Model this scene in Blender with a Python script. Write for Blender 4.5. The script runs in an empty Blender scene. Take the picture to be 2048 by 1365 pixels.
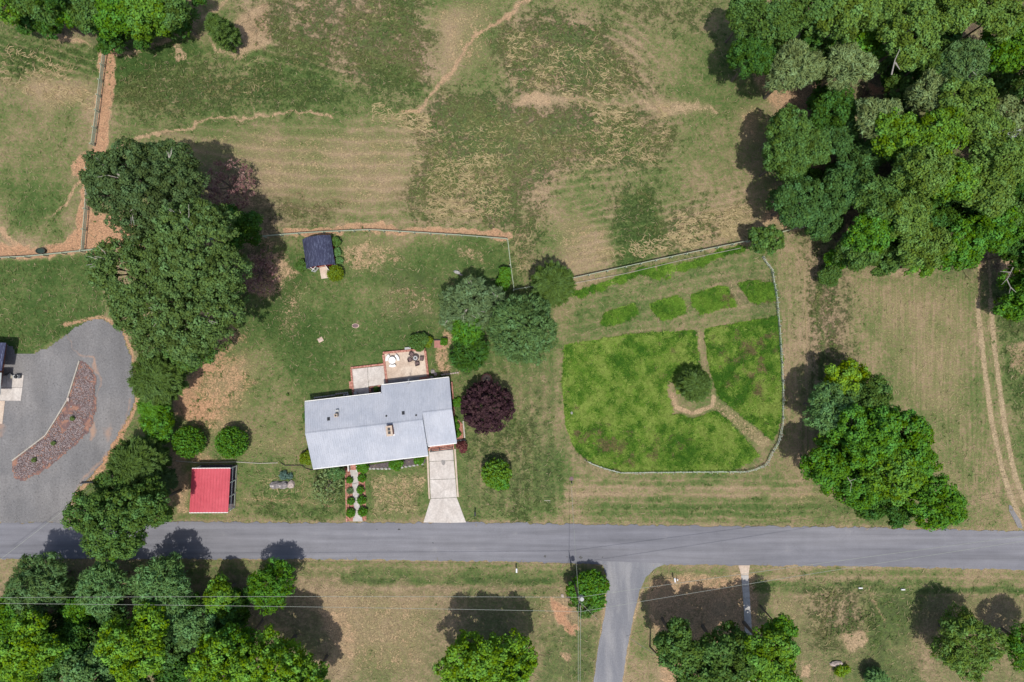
import bpy, math, random
import numpy as np
R_ = math.radians
rng = np.random.default_rng(7)
random.seed(7)
SC = bpy.context.scene
COL = SC.collection

# ------------------------------------------------------------------ camera, world, sun, exposure
CAM_H = 95.57
cam = bpy.data.cameras.new('camera'); cam.lens = 24; cam.sensor_width = 36
cam.clip_start = 1; cam.clip_end = 3000
camo = bpy.data.objects.new('camera', cam); COL.objects.link(camo)
camo.location = (0, 0, CAM_H); SC.camera = camo
SC.render.resolution_x = 1024; SC.render.resolution_y = 682
SUN_EL, SUN_DX, SUN_DY = 74.0, 0.16, -1.0       # the sun stands to the south (bottom of the picture), high
W = bpy.data.worlds.new('World'); SC.world = W; W.use_nodes = True
nt = W.node_tree; bg = nt.nodes['Background']
sky = nt.nodes.new('ShaderNodeTexSky'); sky.sky_type = 'NISHITA'; sky.sun_disc = False
sky.sun_elevation = R_(SUN_EL); sky.sun_rotation = math.atan2(SUN_DX, SUN_DY)
sky.air_density = 1.0; sky.dust_density = 2.5; sky.ozone_density = 1.0
nt.links.new(sky.outputs[0], bg.inputs[0]); bg.inputs[1].default_value = 0.125
sun = bpy.data.lights.new('sun', 'SUN'); sun.energy = 3.8; sun.angle = R_(0.6); sun.color = (1, .955, .89)
suno = bpy.data.objects.new('sun', sun); COL.objects.link(suno)
from mathutils import Vector
_n = math.hypot(SUN_DX, SUN_DY); _c = math.cos(R_(SUN_EL))
sd = Vector((SUN_DX/_n*_c, SUN_DY/_n*_c, math.sin(R_(SUN_EL))))
suno.rotation_euler = sd.to_track_quat('Z', 'Y').to_euler()
SC.view_settings.view_transform = 'Standard'; SC.view_settings.look = 'None'
SC.view_settings.gamma = 1; SC.view_settings.use_curve_mapping = False
SC.view_settings.exposure = 0.0

S0 = 0.07
def P(px, py, h=0.0):
    k = S0*(CAM_H-h)/CAM_H
    return ((px-1024)*k, (682.5-py)*k)
def PL(pts, h=0.0): return [P(a, b, h) for a, b in pts]

# ------------------------------------------------------------------ node helpers
class G:
    def __init__(s, name):
        s.m = bpy.data.materials.new(name); s.m.use_nodes = True
        s.t = s.m.node_tree; s.b = s.t.nodes['Principled BSDF']; s.out = s.t.nodes['Material Output']
        s.tc = None
    def n(s, ty, **k):
        o = s.t.nodes.new(ty)
        for a, v in k.items(): setattr(o, a, v)
        return o
    def set(s, sock, v):
        if hasattr(v, 'is_output') or isinstance(v, bpy.types.NodeSocket): s.t.links.new(v, sock)
        elif isinstance(v, (tuple, list)) and len(v) == 3 and sock.type == 'RGBA': sock.default_value = (*v, 1)
        else: sock.default_value = v
    def pos(s):
        if not s.tc: s.tc = s.n('ShaderNodeTexCoord').outputs['Object']
        return s.tc
    def wpos(s):
        return s.n('ShaderNodeNewGeometry').outputs['Position']
    def math(s, op, a, b=0.0, c=None, clamp=False):
        o = s.n('ShaderNodeMath', operation=op, use_clamp=clamp); s.set(o.inputs[0], a); s.set(o.inputs[1], b)
        if c is not None: s.set(o.inputs[2], c)
        return o.outputs[0]
    def mix(s, f, a, b, blend='MIX'):
        o = s.n('ShaderNodeMix', data_type='RGBA', blend_type=blend)
        s.set(o.inputs[0], f); s.set(o.inputs[6], a); s.set(o.inputs[7], b); return o.outputs[2]
    def noise(s, sc, det=4, vec=None, rough=.55, dist=0.0):
        o = s.n('ShaderNodeTexNoise'); s.set(o.inputs['Vector'], vec if vec is not None else s.pos())
        o.inputs['Scale'].default_value = sc; o.inputs['Detail'].default_value = det
        o.inputs['Roughness'].default_value = rough; o.inputs['Distortion'].default_value = dist
        return o.outputs[0]
    def scl(s, v3, vec=None, rot=0.0):
        o = s.n('ShaderNodeMapping'); s.set(o.inputs[0], vec if vec is not None else s.pos())
        o.inputs['Scale'].default_value = v3; o.inputs['Rotation'].default_value = (0, 0, rot); return o.outputs[0]
    def step(s, x, a, b):
        o = s.n('ShaderNodeMapRange', interpolation_type='SMOOTHSTEP'); s.set(o.inputs[0], x)
        o.inputs[1].default_value = a; o.inputs[2].default_value = b; return o.outputs[0]
    def lin(s, x, a, b, c, d):
        o = s.n('ShaderNodeMapRange'); s.set(o.inputs[0], x)
        for i, v in enumerate((a, b, c, d)): o.inputs[i+1].default_value = v
        return o.outputs[0]
    def ramp(s, x, stops):
        o = s.n('ShaderNodeValToRGB'); s.set(o.inputs[0], x); e = o.color_ramp.elements
        while len(e) < len(stops): e.new(.5)
        for i, (p, c) in enumerate(stops): e[i].position = p; e[i].color = (*c, 1)
        return o.outputs[0]
    def attr(s, name):
        return s.n('ShaderNodeAttribute', attribute_name=name)
    def bump(s, h, d=.05, st=.5):
        o = s.n('ShaderNodeBump'); o.inputs['Distance'].default_value = d; o.inputs['Strength'].default_value = st
        s.set(o.inputs['Height'], h); s.set(s.b.inputs['Normal'], o.outputs[0])
    def fin(s, col, rough=.9, spec=.2, metal=0.0):
        s.set(s.b.inputs['Base Color'], col); s.set(s.b.inputs['Roughness'], rough)
        s.b.inputs['Specular IOR Level'].default_value = spec; s.b.inputs['Metallic'].default_value = metal
        return s.m

def simple(name, c, var=.18, sc=3.0, rough=.85, spec=.25, bump=.01, metal=0.0, c2=None):
    g = G(name); n = g.noise(sc, 5); n2 = g.noise(sc*9, 3)
    v = g.lin(n, .25, .75, 1-var, 1+var); v2 = g.lin(n2, .25, .75, 1-var*.6, 1+var*.6)
    base = c if c2 is None else g.mix(g.step(n, .42, .62), c, c2)
    cc = g.mix(1.0, base, g.math('MULTIPLY', v, v2), 'MULTIPLY')
    if bump: g.bump(n2, bump, .5)
    return g.fin(cc, rough, spec, metal)

MT = {}
MT['white'] = simple('white_paint', (.72, .72, .70), .08)
MT['whiteplastic'] = simple('white_plastic', (.7, .72, .75), .05, rough=.4)
MT['concrete'] = None
MT['brick'] = simple('red_brick', (.33, .125, .085), .3, 5, c2=(.40, .19, .13))
MT['coping'] = simple('brick_coping', (.34, .145, .11), .3, 4, c2=(.42, .22, .17))
MT['wood'] = simple('weathered_wood', (.30, .28, .22), .3, 4)
MT['greywood'] = simple('grey_timber_rail', (.36, .40, .30), .2, 3, c2=(.29, .34, .24))
MT['picket'] = simple('weathered_pale_picket', (.50, .54, .46), .2, 3)
MT['bark'] = simple('bark', (.14, .115, .09), .35, 6, bump=.04)
MT['deadwood'] = simple('bleached_dead_wood', (.42, .39, .35), .2, 5)
MT['twig'] = simple('grey_twig', (.27, .25, .22), .25, 5)
MT['timber'] = simple('landscape_timber', (.38, .35, .30), .2, 3)
MT['dark'] = simple('dark_metal', (.03, .032, .036), .2, rough=.5)
MT['rubber'] = simple('black_rubber', (.05, .055, .045), .3)
MT['water'] = simple('trough_water', (.03, .05, .035), .1, rough=.1, spec=.5)
MT['redmetal'] = None
MT['redpaint'] = simple('red_barn_paint', (.33, .03, .035), .15)
MT['rock'] = simple('grey_rock', (.22, .20, .20), .4, 2.5, bump=.08, c2=(.36, .33, .31))
MT['rockpale'] = simple('pale_pink_rock', (.45, .37, .33), .25, 2.5, bump=.06)
MT['stone'] = simple('edging_stone', (.36, .35, .33), .3, 3, bump=.03)
MT['mulchred'] = simple('red_mulch', (.28, .115, .08), .4, 4, bump=.05, c2=(.36, .18, .13))
MT['mulchdark'] = simple('dark_mulch', (.10, .082, .085), .4, 4, bump=.05)
MT['wicker'] = simple('brown_wicker', (.085, .06, .058), .3, 9)
MT['glass'] = simple('window_glass', (.04, .05, .06), .1, rough=.12, spec=.6)
MT['cable'] = simple('aluminium_cable', (.30, .32, .28), .05, rough=.6, bump=0)
MT['ceramic'] = simple('grey_ceramic', (.35, .36, .36), .1, rough=.5)
MT['polewood'] = simple('pole_wood', (.16, .12, .09), .3, 6)
MT['tan'] = simple('tan_plastic_lid', (.50, .38, .30), .2)
MT['browniron'] = simple('brown_iron_lid', (.16, .11, .11), .3)
MT['pinkwood'] = simple('red_stained_boards', (.36, .17, .14), .2, 4)
MT['blackhose'] = simple('black_hose', (.05, .04, .035), .2)
MT['greyhose'] = simple('grey_edging', (.42, .40, .33), .2)
MT['fountain'] = simple('tan_basin', (.40, .29, .21), .25)
MT['flower'] = simple('yellow_blossom', (.5, .4, .05), .3)

# corrugated metals
def ribbed(name, c, c2, rough, spec):
    g = G(name); n = g.noise(.35, 5, None, .6, .5); n2 = g.noise(2.2, 6, g.scl((3, .35, 1)), .7); n3 = g.noise(6, 4)
    v = g.math('MULTIPLY', g.lin(n2, .3, .7, .87, 1.1), g.lin(n3, .3, .7, .94, 1.06))
    cc = g.mix(1.0, g.mix(g.step(n, .35, .68), c, c2), v, 'MULTIPLY')
    return g.fin(cc, rough, spec, 0.0)
MT['roof'] = ribbed('pale_blue_grey_metal_roof', (.345, .37, .425), (.405, .425, .475), .5, .3)
MT['redmetal'] = ribbed('red_metal_roof', (.44, .055, .078), (.50, .075, .10), .45, .3)

# concrete
def conc(name, c, c2):
    g = G(name); n = g.noise(.6, 6); n2 = g.noise(5, 5); n3 = g.noise(25, 3)
    cc = g.mix(g.step(n, .35, .7), c, c2)
    cc = g.mix(1.0, cc, g.lin(g.noise(1.4, 6, None, .7), .3, .7, .82, 1.08), 'MULTIPLY'); cc = g.mix(1.0, cc, g.lin(n2, .25, .75, .84, 1.12), 'MULTIPLY')
    cc = g.mix(1.0, cc, g.lin(n3, .2, .8, .9, 1.1), 'MULTIPLY')
    g.bump(n3, .01, .4)
    return g.fin(cc, .9, .2)
MT['concrete'] = conc('concrete', (.50, .455, .415), (.56, .52, .48))
MT['concretetan'] = conc('tan_concrete', (.50, .395, .31), (.58, .49, .40))
MT['concretegrey'] = conc('grey_walk_concrete', (.42, .40, .375), (.47, .45, .42))
MT['stain'] = conc('grey_stain_and_shade', (.26, .245, .235), (.30, .285, .27))  # driveway stain, and the eave shade painted on the patio

# asphalt
g = G('asphalt'); p = g.wpos()
a1 = g.noise(.12, 4, g.scl((.25, 1.6, 1), p)); a2 = g.noise(.5, 5, p); a3 = g.noise(14, 3, p); a4 = g.noise(.9, 4, g.scl((.06, 1.3, 1), p))
c = g.mix(g.step(a1, .35, .68), (.150, .152, .172), (.188, .188, .206))
c = g.mix(1., c, g.lin(a4, .3, .7, .80, 1.18), 'MULTIPLY')
c = g.mix(1., c, g.lin(a2, .3, .7, .95, 1.07), 'MULTIPLY')
c = g.mix(1., c, g.lin(a3, .2, .8, .82, 1.18), 'MULTIPLY')
cr = g.noise(.7, 5, p, .6, 1.5); cm = g.math('SUBTRACT', 1., g.step(g.math('ABSOLUTE', g.math('SUBTRACT', cr, .5)), .002, .008)); pt = g.noise(.22, 3, p)
c = g.mix(g.math('MULTIPLY', cm, g.math('MULTIPLY', g.step(pt, .5, .65), .45)), c, (.09, .09, .10)); c = g.mix(g.math('MULTIPLY', g.step(a2, .62, .75), .25), c, (.27, .26, .25))
g.bump(a3, .01, .3); MT['asphalt'] = g.fin(c, .85, .3)
g = G('worn_asphalt_lane'); p = g.wpos()
a2 = g.noise(.5, 6, p); a3 = g.noise(9, 4, p); a5 = g.noise(.55, 6, g.scl((1.2, .22, 1), p, R_(8)), .65, .4)
c = g.mix(g.step(a5, .34, .70), (.165, .170, .190), (.245, .245, .255))
c = g.mix(1., c, g.lin(a3, .2, .8, .75, 1.25), 'MULTIPLY')
g.bump(a3, .02, .4); MT['lane'] = g.fin(c, .9, .25)
# gravel
g = G('grey_gravel'); p = g.wpos()
a1 = g.noise(.10, 5, p); a2 = g.noise(4, 5, p, .7); a3 = g.noise(13, 3, p); a4 = g.noise(.35, 5, p)
at = g.attr('mud').outputs['Fac']
c = g.mix(g.step(a1, .38, .62), (.160, .158, .160), (.205, .198, .195))
a6 = g.noise(.5, 5, g.scl((.9, .22, 1), p, R_(20)), .6)
c = g.mix(1., c, g.lin(a6, .3, .7, .84, 1.16), 'MULTIPLY')
c = g.mix(1., c, g.lin(a2, .25, .75, .72, 1.28), 'MULTIPLY')
c = g.mix(1., c, g.lin(a3, .2, .8, .75, 1.25), 'MULTIPLY')
c = g.mix(g.step(g.math('ADD', at, g.math('MULTIPLY', g.math('SUBTRACT', a4, .5), .9)), .45, .85), c, (.34, .225, .165))
g.bump(a2, .04, .6); MT['gravel'] = g.fin(c, .95, .15)
# dark shingles
g = G('dark_blue_shingle')
a2 = g.noise(1.6, 5, g.scl((5, 1.0, 1)), .7); a3 = g.noise(12, 3)
c = g.mix(g.step(a2, .45, .72), (.040, .044, .082), (.13, .15, .23)); c = g.mix(1., c, g.lin(a3, .2, .8, .8, 1.2), 'MULTIPLY')
MT['shingle'] = g.fin(c, .9, .2)

# leaves: object colour times per-leaf value
def leafmat(name, transl=.20, hue=.35):
    g = G(name)
    oc = g.n('ShaderNodeObjectInfo').outputs['Color']
    v = g.attr('v').outputs['Fac']; w = g.attr('w').outputs['Fac']
    c = g.mix(1., oc, v, 'MULTIPLY')
    hs = g.n('ShaderNodeHueSaturation'); g.set(hs.inputs['Hue'], g.lin(w, 0, 1, .5-.025*hue/.35, .5+.022*hue/.35)); g.set(hs.inputs['Saturation'], g.lin(w, 0, 1, 1.12, .9)); g.set(hs.inputs['Color'], c)
    cc = hs.outputs[0]
    g.fin(cc, .7, .07)
    tr = g.n('ShaderNodeBsdfTranslucent'); g.set(tr.inputs[0], g.mix(1., cc, (1.0, 1.15, .55), 'MULTIPLY'))
    mx = g.n('ShaderNodeMixShader'); mx.inputs[0].default_value = transl
    g.t.links.new(g.b.outputs[0], mx.inputs[1]); g.t.links.new(tr.outputs[0], mx.inputs[2])
    g.t.links.new(mx.outputs[0], g.out.inputs[0]); return g.m
MT['leaf'] = leafmat('leaf')
MT['leafconifer'] = leafmat('conifer_needles', .12, .2)
MT['leafpurple'] = leafmat('purple_leaf', .1, .5)
g = G('grass_blades'); cc = g.attr('col').outputs['Color']; g.fin(cc, .9, .04)
tr = g.n('ShaderNodeBsdfTranslucent'); g.set(tr.inputs[0], cc); mx = g.n('ShaderNodeMixShader'); mx.inputs[0].default_value = .3
g.t.links.new(g.b.outputs[0], mx.inputs[1]); g.t.links.new(tr.outputs[0], mx.inputs[2]); g.t.links.new(mx.outputs[0], g.out.inputs[0])
MT['grass'] = g.m
g = G('gravel_stone'); cc = g.attr('col').outputs['Color']; MT['stones'] = g.fin(cc, .9, .2)

# ------------------------------------------------------------------ object helpers
def link(o): COL.objects.link(o); return o
def tag(o, label=None, cat=None, group=None, kind=None):
    if label: o['label'] = label
    if cat: o['category'] = cat
    if group: o['group'] = group
    if kind: o['kind'] = kind
    return o
def org(o):
    v = Vector((0, 0, 0))
    while o is not None: v += o.location; o = o.parent
    return v
def thing(name, label, cat, loc, group=None):
    o = bpy.data.objects.new(name, None); o.location = (loc[0], loc[1], loc[2] if len(loc) > 2 else 0)
    o.empty_display_size = .2
    link(o); return tag(o, label, cat, group)
class MB:
    def __init__(s): s.v = []; s.f = []
    def add(s, vs, fs):
        k = len(s.v); s.v += [tuple(map(float, a)) for a in vs]; s.f += [tuple(k+i for i in f) for f in fs]; return s
    def box(s, x, y, z, sx, sy, sz, rz=0.0, tilt=None):
        c, n = math.cos(rz), math.sin(rz); vs = []
        for dz in (0, 1):
            for dx, dy in ((-.5, -.5), (.5, -.5), (.5, .5), (-.5, .5)):
                a, b = dx*sx, dy*sy; vs.append((x+a*c-b*n, y+a*n+b*c, z+dz*sz))
        return s.add(vs, [(3, 2, 1, 0), (4, 5, 6, 7), (0, 1, 5, 4), (1, 2, 6, 5), (2, 3, 7, 6), (3, 0, 4, 7)])
    def bar(s, a, b, w, h, z):      # straight flat bar between two plan points, bottom at z
        L = math.hypot(b[0]-a[0], b[1]-a[1])
        return s.box((a[0]+b[0])/2, (a[1]+b[1])/2, z, L, w, h, math.atan2(b[1]-a[1], b[0]-a[0]))
    def prism(s, pts, z0, z1):
        n = len(pts)
        A = sum(pts[i][0]*pts[(i+1) % n][1]-pts[(i+1) % n][0]*pts[i][1] for i in range(n))
        if A < 0: pts = pts[::-1]
        vs = [(x, y, z0) for x, y in pts]+[(x, y, z1) for x, y in pts]
        return s.add(vs, [tuple(range(n-1, -1, -1)), tuple(range(n, 2*n))]+[(i, (i+1) % n, n+(i+1) % n, n+i) for i in range(n)])
    def cyl(s, x, y, z0, z1, r0, r1=None, n=12, ex=1.0, rz=0.0):
        r1 = r0 if r1 is None else r1; vs = []
        for z, r in ((z0, r0), (z1, r1)):
            for i in range(n):
                t = 2*math.pi*i/n; a, b = math.cos(t)*r*ex, math.sin(t)*r
                vs.append((x+a*math.cos(rz)-b*math.sin(rz), y+a*math.sin(rz)+b*math.cos(rz), z))
        return s.add(vs, [tuple(range(n-1, -1, -1)), tuple(range(n, 2*n))]+[(i, (i+1) % n, n+(i+1) % n, n+i) for i in range(n)])
    def tube(s, pts, r, n=6, r1=None):
        r1 = r if r1 is None else r1; pts = [Vector(p) for p in pts]; m = len(pts); vs = []; fs = []
        for i, p in enumerate(pts):
            d = (pts[min(i+1, m-1)]-pts[max(i-1, 0)]).normalized()
            a = d.cross(Vector((0, 0, 1)));  a = a.normalized() if a.length > .05 else Vector((1, 0, 0))
            b = d.cross(a); rr = r+(r1-r)*i/(m-1)
            for k in range(n): t = 2*math.pi*k/n; vs.append(p+a*math.cos(t)*rr+b*math.sin(t)*rr)
        for i in range(m-1):
            for k in range(n): fs.append((i*n+k, i*n+(k+1) % n, (i+1)*n+(k+1) % n, (i+1)*n+k))
        fs += [tuple(range(n))[::-1], tuple(range((m-1)*n, m*n))]
        return s.add(vs, fs)
    def ring(s, x, y, z, R, r, n=24, m=6):
        vs = []; fs = []
        for i in range(n):
            t = 2*math.pi*i/n
            for k in range(m):
                q = 2*math.pi*k/m; rr = R+r*math.cos(q); vs.append((x+rr*math.cos(t), y+rr*math.sin(t), z+r*math.sin(q)))
        for i in range(n):
            for k in range(m): fs.append((i*m+k, ((i+1) % n)*m+k, ((i+1) % n)*m+(k+1) % m, i*m+(k+1) % m))
        return s.add(vs, fs)
    def build(s, name, mat, parent=None, bevel=0, local=False, smooth=False):
        o0 = org(parent) if (parent is not None and not local) else Vector((0, 0, 0))
        me = bpy.data.meshes.new(name)
        me.from_pydata([(a-o0.x, b-o0.y, c-o0.z) for a, b, c in s.v], [], s.f); me.materials.append(MT[mat] if isinstance(mat, str) else mat)
        if smooth: me.polygons.foreach_set('use_smooth', [True]*len(me.polygons))
        o = bpy.data.objects.new(name, me); o.parent = parent; link(o)
        if bevel:
            b = o.modifiers.new('bevel', 'BEVEL'); b.width = bevel; b.segments = 1; b.limit_method = 'ANGLE'
        return o
def single(mb, name, mat, label, cat, base, group=None, **k):   # a top-level thing that is one mesh, origin at base
    o = mb.build(name, mat, None, **k); b = Vector((base[0], base[1], 0))
    me = o.data; co = np.empty(len(me.vertices)*3); me.vertices.foreach_get('co', co); co = co.reshape(-1, 3)-np.array(b)
    me.vertices.foreach_set('co', co.ravel()); o.location = b
    return tag(o, label, cat, group)
def npmesh(name, verts, faces_n, faces, mat, attrs=()):
    """verts (N,3), faces flat index array with faces_n corners each"""
    me = bpy.data.meshes.new(name); nf = len(faces)//faces_n
    me.vertices.add(len(verts)); me.vertices.foreach_set('co', np.ascontiguousarray(verts, dtype=np.float32).ravel())
    me.loops.add(len(faces)); me.loops.foreach_set('vertex_index', faces.astype(np.int32))
    me.polygons.add(nf); me.polygons.foreach_set('loop_start', np.arange(0, len(faces), faces_n, dtype=np.int32))
    me.update(calc_edges=True)
    for an, ty, dom, data in attrs:
        a = me.attributes.new(an, ty, dom)
        a.data.foreach_set('color' if 'COLOR' in ty else 'value', np.ascontiguousarray(data, dtype=np.float32).ravel())
    me.materials.append(MT[mat] if isinstance(mat, str) else mat)
    return me

# ------------------------------------------------------------------ numpy noise and painting of ground cover (what grows where)
_T = rng.random((16, 256, 256))
def vn(x, y, seed=0):
    xi = np.floor(x).astype(int); yi = np.floor(y).astype(int); fx = x-xi; fy = y-yi
    fx = fx*fx*(3-2*fx); fy = fy*fy*(3-2*fy); T = _T[seed % 16]
    a = T[xi & 255, yi & 255]; b = T[(xi+1) & 255, yi & 255]; c = T[xi & 255, (yi+1) & 255]; d = T[(xi+1) & 255, (yi+1) & 255]
    return (a*(1-fx)+b*fx)*(1-fy)+(c*(1-fx)+d*fx)*fy
def fbm(x, y, sc, seed=0, oc=4):
    s = 0; a = .5; t = 0
    for o in range(oc): s = s+a*vn(x/sc+17*o, y/sc+31*o, seed+o); t += a; a *= .5; sc /= 2
    return s/t
def segd(x, y, a, b):
    dx, dy = b[0]-a[0], b[1]-a[1]; t = np.clip(((x-a[0])*dx+(y-a[1])*dy)/(dx*dx+dy*dy+1e-9), 0, 1)
    return np.hypot(x-a[0]-t*dx, y-a[1]-t*dy)
def sdpoly(x, y, pts):
    d = np.full(x.shape, 1e9, np.float32); ins = np.zeros(x.shape, bool); n = len(pts)
    for i in range(n):
        a, b = pts[i], pts[(i+1) % n]; d = np.minimum(d, segd(x, y, a, b))
        c = ((a[1] > y) != (b[1] > y)); xx = (b[0]-a[0])*(y-a[1])/((b[1]-a[1]) or 1e-9)+a[0]; ins ^= (c & (x < xx))
    return np.where(ins, -d, d)
def soft(d, s): t = np.clip(.5-d/(2*s), 0, 1); return t*t*(3-2*t)
class Paint:
    def __init__(s, X, Y):
        s.X, s.Y = X, Y
        wx = (fbm(X, Y, 40, 1, 3)-.5)*26; wy = (fbm(X, Y, 40, 5, 3)-.5)*26
        wx2 = (fbm(X, Y, 9, 2, 2)-.5)*8; wy2 = (fbm(X, Y, 9, 6, 2)-.5)*8
        s.x = X+wx+wx2; s.y = Y+wy+wy2; s.xs = X+wx2*.35; s.ys = Y+wy2*.35
    def box(s, pts, pad):
        q = np.array(pts); return (s.X > q[:, 0].min()-pad) & (s.X < q[:, 0].max()+pad) & (s.Y > q[:, 1].min()-pad) & (s.Y < q[:, 1].max()+pad)
    def poly(s, pts, so=12, crisp=False):
        m = s.box(pts, so+30); out = np.zeros(s.X.shape, np.float32)
        xx, yy = (s.xs, s.ys) if crisp else (s.x, s.y)
        out[m] = soft(sdpoly(xx[m], yy[m], pts), so); return out
    def line(s, pts, w, so=4, crisp=False):
        m = s.box(pts, w+so+30); out = np.zeros(s.X.shape, np.float32); xx, yy = (s.xs, s.ys) if crisp else (s.x, s.y)
        d = np.full(m.sum(), 1e9); 
        for a, b in zip(pts[:-1], pts[1:]): d = np.minimum(d, segd(xx[m], yy[m], a, b))
        out[m] = soft(d-w/2, so); return out

GRAVEL = [(-400, 1047), (-400, 688), (10, 688), (25, 692), (33, 707), (60, 708), (85, 700), (120, 680), (150, 655), (178, 640), (205, 636), (215, 646), (232, 652), (247, 668), (258, 700), (268, 735), (272, 795), (262, 825), (245, 855), (225, 890), (205, 925), (178, 958), (150, 985), (140, 1010), (134, 1047)]
ISLAND = [(160, 722), (172, 725), (186, 738), (193, 760), (193, 820), (187, 850), (165, 878), (135, 905), (105, 930), (70, 952), (50, 962), (30, 958), (22, 940), (25, 922), (92, 870), (117, 833), (135, 800), (148, 760)]
GARDEN = [(1128, 690), (1260, 668), (1390, 660), (1480, 645), (1556, 632), (1563, 720), (1562, 830), (1545, 890), (1500, 925), (1450, 943), (1230, 943), (1190, 928), (1150, 900), (1130, 850), (1124, 760)]
BEDS = [[(1202, 645), (1208, 625), (1270, 605), (1276, 625), (1255, 640), (1210, 652)], [(1298, 608), (1352, 590), (1365, 600), (1370, 628), (1325, 642), (1300, 620)], [(1380, 590), (1440, 570), (1455, 575), (1470, 610), (1400, 628), (1382, 605)], [(1474, 565), (1510, 560), (1548, 568), (1552, 602), (1500, 606), (1490, 590)]]
ROADT = [(-900, 1048), (0, 1046), (350, 1045), (620, 1046), (930, 1045), (1150, 1049), (1400, 1052), (1700, 1055), (2000, 1062), (2948, 1085)]
ROADB = [(-900, 1118), (0, 1118), (400, 1118), (700, 1119), (900, 1122), (1050, 1124), (1200, 1129), (1500, 1131), (1800, 1134), (2048, 1141), (2948, 1164)]
WEEDS = [([(480, 10), (620, -20), (840, -20), (880, 70), (860, 180), (800, 220), (700, 170), (560, 130), (500, 90)], .75), ([(215, 150), (380, 110), (520, 120), (640, 150), (720, 210), (600, 225), (500, 222), (300, 250), (215, 205)], .7),
         ([(1000, 40), (1100, 20), (1200, 45), (1260, 110), (1300, 180), (1180, 195), (1040, 190), (990, 120)], .9), ([(810, 240), (900, 170), (980, 190), (1100, 215), (1240, 205), (1330, 220), (1355, 290), (1260, 340), (1150, 330), (1060, 390), (1010, 460), (890, 420), (800, 400), (850, 320)], .9),
         ([(545, 400), (640, 380), (680, 420), (640, 455), (540, 460)], .75), ([(790, 370), (960, 370), (1000, 440), (860, 445), (780, 400)], .7), ([(1010, 430), (1090, 400), (1080, 480), (1060, 560), (1030, 560)], .75),
         ([(1250, 480), (1300, 400), (1420, 410), (1500, 420), (1510, 470), (1400, 500), (1240, 540)], .62), ([(1235, 380), (1310, 370), (1320, 480), (1220, 530), (1215, 450)], .7), ([(0, 60), (90, 90), (190, 110), (190, 145), (90, 150), (0, 160)], .6),
         ([(1620, 480), (1670, 520), (1690, 620), (1700, 740), (1630, 780), (1615, 640)], .75), ([(1200, -10), (1440, -10), (1440, 70), (1300, 60), (1200, 40)], .55), ([(1990, 600), (2060, 600), (2060, 900), (2020, 800)], .7),
         ([(1600, 1160), (1740, 1170), (1760, 1260), (1680, 1300), (1630, 1290), (1600, 1220)], .6), ([(20, 90), (120, 70), (200, 120), (100, 150)], .4), ([(930, 880), (1090, 800), (1100, 1030), (960, 1020)], .45), ([(500, 1000), (690, 985), (690, 1040), (500, 1040)], .5), ([(1050, 980), (1130, 1010), (1040, 1040), (950, 1030)], .6)]
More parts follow.
